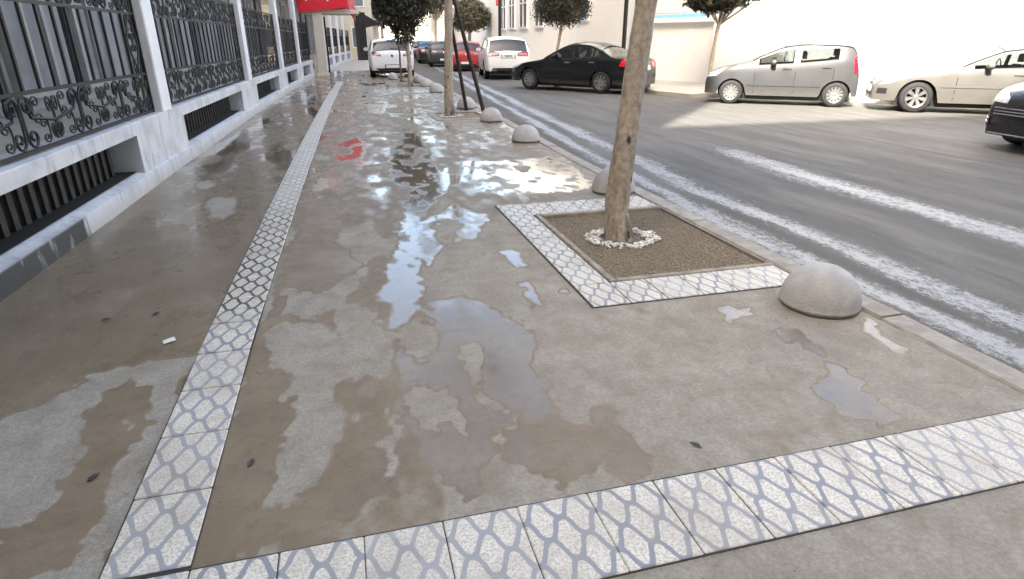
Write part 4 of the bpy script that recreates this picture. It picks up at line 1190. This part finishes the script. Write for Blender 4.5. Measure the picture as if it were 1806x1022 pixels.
COUPE = dict(L=4.35, W=1.73, H=1.41, wr=.325, fx=.84, rx=3.55, sill=.22, paint=PT['champ'], round=(.62,.74), ra=1.05, rb=.8,
  top=[(0,.54),(.05,.66),(.30,.77),(.9,.89),(1.38,.96),(1.9,1.20),(2.35,1.37),(2.75,1.405),(3.2,1.36),(3.6,1.22),(4.0,1.06),(4.25,1.0),(4.33,.85),(4.35,.62)],
  belt=[(0,.56),(.7,.80),(1.4,.90),(2.6,.94),(3.4,.97),(4.35,.92)], tumble=.42,
  windscreen=(1.40,2.28), rear_window=(3.25,3.95), side_windows=[(1.78,2.72),(2.80,3.40)], seams=[1.52,2.78], handles=[(2.6,.83)], rub=.56, spokes=7, rimstyle='twin', seat=M['seat_grey'],
  trim=[('headlight','front',[(.28,.58),(.50,.58),(.52,.72),(.40,.75),(.28,.70)],'lamp',.010),('headlight','left',[(.10,.58),(.34,.62),(.50,.74),(.28,.74),(.12,.68)],'lamp',.010),('headlight','right',[(.10,.58),(.34,.62),(.50,.74),(.28,.74),(.12,.68)],'lamp',.010),
   ('grille','front',[(-.24,.56),(.24,.56),(.28,.70),(-.28,.70)],'trim',.008),('grille_bar','front',[(-.25,.62),(.25,.62),(.25,.64),(-.25,.64)],'chrome',.016),('air_intake','front',[(-.55,.32),(.55,.32),(.50,.44),(-.50,.44)],'trim',.008),
   ('fog_intake','left',[(.07,.38),(.26,.38),(.26,.50),(.08,.50)],'trim',.006),('fog_intake','right',[(.07,.38),(.26,.38),(.26,.50),(.08,.50)],'trim',.006),('number_plate','front',[(-.26,.40),(.26,.40),(.26,.51),(-.26,.51)],'plate',.02)])
FRONT = dict(L=4.4, W=1.80, H=1.50, wr=.33, fx=.88, rx=3.5, sill=.20, paint=PT['dark'], round=(.58,.78), ra=1.1, rb=.6, glass=M['carglass_dark'],
  top=[(0,.62),(.05,.76),(.25,.87),(.9,1.0),(1.3,1.05),(1.8,1.28),(2.2,1.46),(2.6,1.5),(3.5,1.46),(4.0,1.36),(4.25,1.10),(4.36,.95),(4.4,.62)],
  belt=[(0,.62),(.7,.88),(1.4,.95),(3,1.0),(4.0,1.05),(4.4,1.0)], tumble=.36,
  windscreen=(1.32,2.16), rear_window=(4.02,4.28), side_windows=[(1.7,2.5),(2.6,3.4)], seams=[1.5,2.55,3.5], handles=[(2.4,.88),(3.3,.9)], spokes=10,
  trim=[('headlight','front',[(.30,.66),(.62,.68),(.70,.82),(.50,.82),(.30,.74)],'lamp',.010),('headlight','left',[(.12,.66),(.50,.76),(.66,.88),(.40,.86),(.14,.78)],'lamp',.010),('headlight','right',[(.12,.66),(.50,.76),(.66,.88),(.40,.86),(.14,.78)],'lamp',.010),
   ('grille','front',[(-.44,.50),(.44,.50),(.46,.60),(-.46,.60)],'trim',.008),('grille_bar','front',[(-.45,.585),(.45,.585),(.45,.605),(-.45,.605)],'chrome',.018),('grille_bar','front',[(-.45,.545),(.45,.545),(.45,.56),(-.45,.56)],'chrome',.018),('grille_bar','front',[(-.45,.505),(.45,.505),(.45,.52),(-.45,.52)],'chrome',.018),('fog_intake','front',[(.50,.32),(.70,.34),(.70,.50),(.50,.46)],'trim',.008),('fog_slat','front',[(.50,.38),(.70,.40),(.70,.415),(.50,.395)],'chrome',.016),('fog_slat','front',[(.50,.43),(.70,.45),(.70,.465),(.50,.445)],'chrome',.016),
   ('fog_intake','left',[(.08,.34),(.40,.36),(.42,.54),(.12,.52)],'trim',.008),('fog_slat','left',[(.09,.40),(.40,.42),(.40,.44),(.09,.42)],'chrome',.016),('fog_slat','left',[(.10,.46),(.40,.48),(.40,.50),(.10,.48)],'chrome',.016),
   ('fog_intake','right',[(.08,.34),(.40,.36),(.42,.54),(.12,.52)],'trim',.008),('bumper_strip','left',[(.04,.27),(.80,.25),(.80,.275),(.04,.295)],'chrome',.012),
   ('air_intake','front',[(-.5,.26),(.5,.26),(.46,.38),(-.46,.38)],'trim',.008),('bumper_strip','front',[(-.72,.235),(.72,.235),(.72,.255),(-.72,.255)],'chrome',.014)])
WHATCH = dict(L=4.3, W=1.80, H=1.47, wr=.32, fx=.88, rx=3.53, sill=.26, paint=PT['white'], round=(.70,.86), ra=.9, rb=.7, glass=M['carglass_dark'],
  top=[(0,.62),(.05,.74),(.4,.86),(1.0,.98),(1.3,1.02),(1.8,1.26),(2.2,1.43),(2.6,1.47),(3.4,1.45),(3.85,1.40),(3.93,1.34),(4.12,1.04),(4.22,.95),(4.28,.72),(4.3,.50)],
  belt=[(0,.62),(.8,.88),(1.4,.95),(3,1.0),(4.0,1.02),(4.3,.9)], tumble=.36,
  windscreen=(1.32,2.16), rear_window=(3.90,4.14), side_windows=[(1.7,2.5),(2.6,3.4)], seams=[1.5,2.55,3.4], handles=[(2.4,.88),(3.3,.9)], spokes=10,
  trim=[('tail_light','rear',[(.44,.80),(.80,.86),(.84,1.00),(.62,.97),(.44,.88)],'darklamp',.010),('tail_lamp_lens','rear',[(.50,.84),(.66,.87),(.66,.91),(.50,.88)],'redlamp',.018),
   ('number_plate','rear',[(-.26,.37),(.26,.37),(.26,.48),(-.26,.48)],'plate',.016),('plate_recess','rear',[(-.30,.35),(.30,.35),(.30,.50),(-.30,.50)],'seam',.008),('badge','rear',[(-.05,.82),(.0,.88),(.05,.82),(.0,.76)],'chrome',.012),
   ('diffuser','rear',[(-.80,.27),(.80,.27),(.78,.36),(-.78,.36)],'trim',.012),('brake_lamp','rear',[(-.16,1.37),(.16,1.37),(.16,1.40),(-.16,1.40)],'trim',.02),('wiper','rear',[(-.30,1.06),(.05,1.08),(.05,1.10),(-.30,1.085)],'trim',.014)])
Z = ROAD_Z + .004
make_car('parked_hatchback', HATCH, 'silver grey five-door hatchback with clear windows parked beside the white wall', (10.86, 14.02, Z), -52.5)
make_car('parked_sedan', SEDAN, 'glossy black four-door sedan parked behind the near tree trunk', (7.48, 19.35, Z), -36)
make_car('parked_suv', SUV, 'white sport utility car seen from behind, in front of the black sedan', (6.95, 27.4, Z), 8)
make_car('parked_coupe', COUPE, 'champagne silver coupe with alloy wheels at the right edge', (13.85, 11.05, Z), -53)
make_car('parked_car', FRONT, 'dark graphite car nose cut off by the right edge of the picture', (11.3, 6.25, Z), -82)
make_car('parked_hatchback', WHATCH, 'white hatchback seen from behind at the end of the wet pavement', (2.18, 28.2, .004), 2)
RED = dict(WHATCH); RED['paint'] = PT['red']
BL = dict(WHATCH); BL['paint'] = PT['blue']
BK = dict(SEDAN); BK['paint'] = PT['dark']; BK['glass'] = M['carglass_dark']
make_car('parked_hatchback', RED, 'red hatchback half hidden behind the stake of the middle tree', (6.55, 34.6, Z), 6)
make_car('parked_hatchback', BL, 'charcoal hatchback parked just ahead of the red one', (6.4, 40.5, Z), 6)
make_car('parked_sedan', BK, 'dark sedan parked second ahead of the red hatchback', (6.4, 46.5, Z), 5)
BL2 = dict(WHATCH); BL2['paint'] = PT['dark']
make_car('parked_hatchback', BL2, 'dark hatchback farthest of the row along the far kerb', (6.6, 52.5, Z), 4)
make_car('moving_car', BL2, 'small black car far up the street in the middle of the lane', (5.9, 68, Z), 3, None)
# ------------------------------------------------------------------ trees
def leaves(name, blobs, n, size, mat, parent, seed, shell=.55, flat=.8):
    r = np.random.default_rng(seed)
    pts = []; nor = []
    vol = np.array([b[3]*b[4]*b[5] for b in blobs]); cnt = (1.6*n*vol/vol.sum()).astype(int)+1
    for b, c in zip(blobs, cnt):
        d = r.normal(size=(c,3)); d /= np.linalg.norm(d, axis=1)[:,None]
        rad = (shell + (1-shell)*r.random(c))**.6
        lump = 1 + .22*np.sin(d[:,0]*5+seed)*np.sin(d[:,1]*6+b[0])*np.cos(d[:,2]*5+b[2])
        rad = rad*lump*(1+.10*r.normal(size=c))
        pts.append(np.array(b[:3]) + d*rad[:,None]*np.array(b[3:6])); nor.append(d)
    P = np.concatenate(pts); N = np.concatenate(nor)
    gap = fbm((P[:,0]+P[:,2]*.7)*2.2+20, (P[:,1]-P[:,2]*.6)*2.2+20, seed+3, 3)
    keep = gap > .29
    P, N = P[keep], N[keep]; n = len(P)
    N = N + .8*r.normal(size=(n,3)); N /= np.linalg.norm(N, axis=1)[:,None]
    T = np.cross(N, r.normal(size=(n,3))); T /= np.linalg.norm(T, axis=1)[:,None]
    T[:,2] -= .4; T /= np.linalg.norm(T, axis=1)[:,None]
    B = np.cross(N, T); B /= np.linalg.norm(B, axis=1)[:,None]
    s = size*r.uniform(.65, 1.3, n)[:,None]
    a = P - T*s*.5; b = P + B*s*.26*flat + N*s*.06; c = P + T*s*.6; d = P - B*s*.26*flat + N*s*.06
    V = np.stack([a,b,c,d],1).reshape(-1,3)
    q = np.arange(n)*4
    F = np.concatenate([np.stack([q,q+1,q+2],1), np.stack([q,q+2,q+3],1)])
    me = bpy.data.meshes.new(name); me.from_pydata(V.tolist(), [], F.tolist()); me.materials.append(mat)
    at = me.attributes.new('leafv','FLOAT','POINT')
    cl = np.clip(.55*fbm(P[:,0]*3+9, P[:,1]*3+P[:,2]*3+9, seed+7, 3)+.45*r.random(n), 0, 1)
    at.data.foreach_set('value', np.repeat(cl, 4).astype(np.float32))
    return link_mesh(name, me, parent)
def tree(base, path, radii, blobs, n, size, lab, mat='leaf', seed=1, group='street trees', branches=6, nside=14, nm='street_tree'):
    root = empty(nm, base, 0, lab, 'tree', group)
    m = MB()
    # dense curved trunk
    pts = []; rad = []
    P = [Vector(p) for p in path]
    fx_ = pchip([(p.z, p.x) for p in P]); fy_ = pchip([(p.z, p.y) for p in P]); fr_ = pchip([(p.z, q) for p, q in zip(P, radii)])
    k = 26
    for i in range(k+1):
        z = P[0].z + (P[-1].z-P[0].z)*i/k
        pts.append((fx_(z), fy_(z), z)); rad.append(fr_(z)*(1+.035*math.sin(z*9+seed)+.03*math.sin(z*23)))
    m.tube(pts, rad, nside)
    top = P[-1]; rr = random.Random(seed)
    for b in blobs[:branches]:
        c = Vector(b[:3])
        for j in range(2):
            e = c + Vector((rr.uniform(-.5,.5)*b[3], rr.uniform(-.5,.5)*b[4], rr.uniform(-.2,.5)*b[5]))
            mid = top.lerp(e, .5) + Vector((0,0,-.08))
            m.tube([top - Vector((0,0,.1)), mid, e], [radii[-1]*.6, radii[-1]*.4, .008], 6)
    m.build('trunk', M['bark'], root, 60)
    leaves('crown', blobs, n, size, M[mat], root, seed)
    return root
def ball(c, r, k, seed, sq=.8):
    rr = random.Random(seed); out = []
    for i in range(k):
        a = rr.uniform(0, 2*PI); u = rr.uniform(-.6, .7)
        out.append((c[0]+r*.55*math.cos(a), c[1]+r*.55*math.sin(a), c[2]+r*.5*u*sq, r*.6, r*.6, r*.55*sq))
    out.append((c[0], c[1], c[2], r*.8, r*.8, r*.75*sq))
    return out
# near leaning tree
tA = tree((1.96,4.09,-.03), [(0,0,0),(-.03,.02,.25),(.0,.0,.8),(.06,.0,1.5),(.12,.0,2.2),(.16,.02,2.9)], [.116,.093,.081,.074,.07,.066],
     ball((.3,.1,4.8), 1.2, 7, 3), 6500, .11, 'nearest street tree with bare leaning trunk in a gravel pit ringed with white pebbles', seed=3, nside=20)
# pebble ring, loose stones
rr = np.random.default_rng(5)
pb = MB()
ico = [(0,0,1),(.89,0,.45),(.28,.85,.45),(-.72,.53,.45),(-.72,-.53,.45),(.28,-.85,.45),(.72,.53,-.45),(-.28,.85,-.45),(-.89,0,-.45),(-.28,-.85,-.45),(.72,-.53,-.45),(0,0,-1)]
icf = [(0,1,2),(0,2,3),(0,3,4),(0,4,5),(0,5,1),(1,6,2),(2,7,3),(3,8,4),(4,9,5),(5,10,1),(6,7,2),(7,8,3),(8,9,4),(9,10,5),(10,6,1),(11,7,6),(11,8,7),(11,9,8),(11,10,9),(11,6,10)]
for k in range(330):
    a = rr.uniform(0, 2*PI); rad = .155 + .105*rr.random()**.8
    s = rr.uniform(.009, .017); th = rr.uniform(0, 6.28); e = rr.uniform(.6, 1.)
    cz = -.012 + rr.uniform(-.004, .012)
    cs, sn = math.cos(th), math.sin(th)
    pb.add([(rad*1.12*math.cos(a)+s*(x*cs*1.3-y*sn*e), rad*.98*math.sin(a)+s*(x*sn*1.3+y*cs*e), cz+s*z*.7) for x,y,z in ico], icf)
po = pb.build('pebble_ring', M['pebble'], None, 70, loc=(1.99,4.10,0))
tag(po, 'ring of small white pebbles round the foot of the nearest tree trunk', 'pebbles', kind='stuff')
# staked tree
tree((2.08,12.55,-.03), [(0,0,0),(.0,0,.4),(.02,0,1.1),(.06,0,2.2),(.12,0,4.6)], [.115,.092,.085,.08,.05],
     ball((.4,.2,6.0), .95, 6, 11), 4500, .12, 'second street tree, propped by two dark stakes in a small gravel pit', seed=11)
def stake(a, b, r, lab, mat='stake'):
    d = Vector(b)-Vector(a)
    o = MB().tube([(0,0,0), d*.5, d], [r, r*.95, r*.85], 8).build('tree_stake', M[mat], None, 50, loc=a)
    m = MB().tube([d*.93+Vector((-.05,0,-.02)), d*.93+Vector((.06,.03,.02))], .012, 5).build('tie', M['trim'], o)
    return tag(o, lab, 'stake', 'stakes propping the street trees')
stake((2.57,13.25,-.02), (2.16,12.68,1.95), .038, 'dark wooden stake propping the second tree from behind')
stake((2.80,12.55,-.01), (2.19,12.56,2.35), .042, 'longer dark wooden stake slanting from the dome bollard up to the second tree')
pb2 = MB()
for k in range(70):
    a = rr.uniform(0, 6.28); rad = .17+.1*rr.random(); s = rr.uniform(.012,.02)
    pb2.add([(rad*math.cos(a)+s*x, rad*math.sin(a)+s*y, -.01+s*z*.7) for x,y,z in ico], icf)
tag(pb2.build('pebble_ring', M['pebble'], None, 70, loc=(2.08,12.55,0)), 'white pebbles round the foot of the staked second tree', 'pebbles', kind='stuff')
# third tree, small dense crown in view
tree((2.24,21.1,-.03), [(0,0,0),(-.0,0,.8),(-.05,0,1.5)], [.085,.065,.06],
     [(-.15,0,2.45,.78,.78,.85),(-.35,0,2.9,.7,.7,.7),(.25,.1,2.8,.62,.62,.8),(-.1,0,1.75,.42,.42,.5),(.1,0,3.6,.8,.8,.7)], 9000, .12,
     'third street tree with dense dark crown above the white hatchback', seed=23)
o = MB().tube([(0,0,-.02),(.0,0,1.0),(-.02,0,1.75)], [.036,.034,.03], 8).build('tree_stake', M['stake_pale'], None, 50, loc=(2.18,23.6,0))
tag(o, 'thin upright pale pole beside the third tree, in front of the white hatchback', 'stake', 'stakes propping the street trees')
# far side trees
tree((12.75,37.5,.0), [(0,0,0),(.12,0,1.2),(.2,0,2.3)], [.11,.085,.08], ball((.25,-.1,3.35), 1.75, 9, 31, .9)+[(.25,-.1,3.2,1.55,1.55,1.25)], 13000, .13,
     'clipped round-crowned tree standing between the white car and the white wall', seed=31, group='trees on the far pavement') if False else None
tree((8.95,26.2,.0), [(0,0,0),(.12,0,1.0),(.28,0,2.0)], [.085,.065,.06], [(.32,0,2.75,1.12,1.12,.85),(.32,0,3.2,1.0,1.0,.8),(-.2,0,2.6,.75,.75,.6),(.85,.1,2.6,.7,.7,.58)], 9000, .10,
     'clipped round-crowned tree rising behind the bonnet of the black sedan', seed=31, group='trees on the far pavement')
tree((10.55,16.75,.0), [(0,0,0),(.04,0,1.0),(.12,0,1.9)], [.075,.06,.055], [(.0,0,2.55,.75,.75,.42),(-.5,.0,2.65,.5,.5,.45),(.75,-.3,2.85,.75,.7,.42),(1.2,-.5,3.0,.7,.6,.45),(.1,.1,3.2,1.1,1.1,.6)], 6500, .20,
     'spreading tree with drooping leaves above the bonnet of the grey hatchback', seed=37, group='trees on the far pavement')
# trees far up the street
for i, (x, y, tz, r, mt, lab) in enumerate((
    (9.6,48,3.2,1.5,'leaf2','olive-leaved small tree before the pale house, just left of the white windows'),
    (9.2,62,5.2,2.3,'leaf','tall dark tree far up the far pavement, behind the lantern'),
    (8.6,78,5.6,2.6,'leaf2','pale olive tree far up the street above the row of cars'),
    (5.2,84,5.0,2.6,'leaf2','brownish tree closing the end of the street left of the staked trunk'),
    (3.9,58,4.2,1.9,'leaf','dark tree far behind the third street tree'),
    (11.5,72,6.5,2.8,'leaf','broad dark tree highest behind the row of cars'))):
    tree((x,y,-.1), [(0,0,0),(.05,0,tz*.35),(.1,0,tz*.62)], [.16,.13,.11], ball((.1,0,tz), r, 7, 50+i, 1.0), 3800, .22, lab, mt, 50+i, 'trees far up the street')

# ------------------------------------------------------------------ posts, sign, far houses
def post(x, y, h, r, lab):
    o = empty('lamp_post', (x,y,0), 0, lab, 'lamp post', 'black posts on the far pavement')
    MB().lathe([(r*1.9,0),(r*1.9,.25),(r*1.2,.32),(r,.5),(r*.9,h),(.001,h)], 14).build('pole', M['iron'], o, 40)
    MB().lathe([(.04,h),(.16,h+.08),(.2,h+.4),(.06,h+.5),(.001,h+.56)], 8).build('lantern', M['glass_dark'], o)
    MB().lathe([(.22,h+.4),(.23,h+.43),(.08,h+.55),(.001,h+.6)], 8).build('lantern_cap', M['iron'], o)
    return o
post(9.85, 21.3, 4.2, .075, 'black lamp post rising behind the roof of the black sedan')
pr_ = post(9.75, 39.0, 5.2, .10, 'black post with a red banner at the corner of the white building')
MB().box(-.22,.02,-.02,.02,3.3,4.6).build('banner', M['red2'], pr_)
o = empty('street_lantern', (7.9, 45, -.1), 0, 'old style lantern on a slim post far up the street', 'lamp post')
MB().tube([(0,0,0),(0,0,2.9)], .05, 8).build('pole', M['iron'], o)
MB().lathe([(.08,2.9),(.20,3.5),(.001,3.5)], 6).build('lantern', M['cream'], o)
MB().lathe([(.25,3.5),(.1,3.7),(.001,3.8)], 6).build('lantern_cap', M['cream'], o)
sg = empty('road_sign', (17.9,11.35,0), 0, 'round red road sign on a grey pole behind the silver coupe', 'sign')
M['galv'] = simple('galvanised_pole', (.42,.42,.42), .45, .1, 8, Metallic=.5)
MB().tube([(0,0,0),(.03,0,2.6)], .035, 10).build('pole', M['galv'], sg)
sgd = Vector((-17.9,-11.35,0)).normalized(); sgt = Vector((-sgd.y, sgd.x, 0))
for nm, r0, r1, off, mt in (('border',.0,.33,.05,'red2'),('disc',.0,.24,.058,'frame_white')):
    m = MB(); vs = []
    for k in range(28):
        a = 2*PI*k/28; q = sgt*math.cos(a)*r1 + Vector((0,0,math.sin(a)*r1+2.25))
        vs.append(q + sgd*off)
    vs += [v - sgd*.012 for v in vs]
    m.add(vs, [tuple(range(28)), tuple(range(55,27,-1))]+[(k,28+k,28+(k+1)%28,(k+1)%28) for k in range(28)])
    m.build(nm, M[mt], sg, fix=True)

def house(name, x0, x1, y0, y1, h, mat, lab, face='front', cols=3, rows=2, balcony=False):
    b = empty(name, ((x0+x1)/2, y0, -.1), 0, lab, 'building', 'houses up the street')
    cx = (x0+x1)/2
    MB().box(x0-cx, x1-cx, 0, y1-y0, 0, h).build('wall', M[mat], b)
    MB().box(x0-cx-.15, x1-cx+.15, -.15, y1-y0+.1, h, h+.25).build('roof_cornice', M[mat], b)
    for r_ in range(rows):
        for c in range(cols):
            xc = x0-cx + (x1-x0)*(c+.5)/cols; zb = .9+3.0*r_
            f = MB()
            for a, bb_, c2, d2 in ((-.6,-.5,0,1.6),(.5,.6,0,1.6),(-.5,.5,0,.1),(-.5,.5,1.5,1.6)): f.box(xc+a, xc+bb_, -.06, .0, zb+c2, zb+d2)
            w = f.build('window', M['frame_white'], b)
            MB().box(xc-.5, xc+.5, -.03, -.01, zb+.1, zb+1.5).build('pane', M['glass_dark'], w)
    if face != 'front':     # windows on the flank towards the street
        s = x1-cx if face == 'right' else x0-cx
        sg_ = 1 if face == 'right' else -1
        for r_ in range(rows):
            for k in range(int((y1-y0)/3)):
                yc = 1.5+3*k; zb = .9+3.0*r_
                w = MB().box(min(s, s+sg_*.05), max(s, s+sg_*.05), yc-.55, yc+.55, zb, zb+1.5).build('window', M['frame_white'], b)
                MB().box(min(s+sg_*.05, s+sg_*.06), max(s+sg_*.05, s+sg_*.06), yc-.45, yc+.45, zb+.1, zb+1.4).build('pane', M['glass_dark'], w)
    if balcony:
        MB().box(x1-cx-1.6, x1-cx+.9, -.9, 2.5, 3.0, 3.2).build('balcony_slab', M[mat], b)
        MB().box(x1-cx-1.6, x1-cx+.9, -.9, -.8, 3.2, 4.1).build('balcony_wall', M[mat], b)
        m = MB()
        for z in (3.45,3.62,3.79): m.box(x1-cx-.75, x1-cx-.70+.2*(1-abs(z-3.62)*5), -.925, -.905, z-.05, z+.05)
        m.build('red_lettering', M['red2'], b)
    return b
house('corner_house', -4, 4.1, 66, 80, 9, 'pale', 'pale house with a jutting balcony beyond the dark awning', 'right', 4, 3, True)
house('far_house', -6, 3.0, 54, 64, 8, 'cream', 'cream house between the dark awning and the balcony house', 'right', 4, 2)
house('far_house', 11.5, 20, 72, 90, 7, 'cream', 'cream house behind the trees at the far right bend', 'left', 3, 2)
house('far_house', -2, 9, 104, 118, 10, 'pale', 'pale tall house closing the end of the street', 'front', 4, 3)
house('far_house', 9.5, 24, 100, 115, 8, 'cream', 'cream house at the end of the street, right of the tall pale one', 'front', 5, 2)
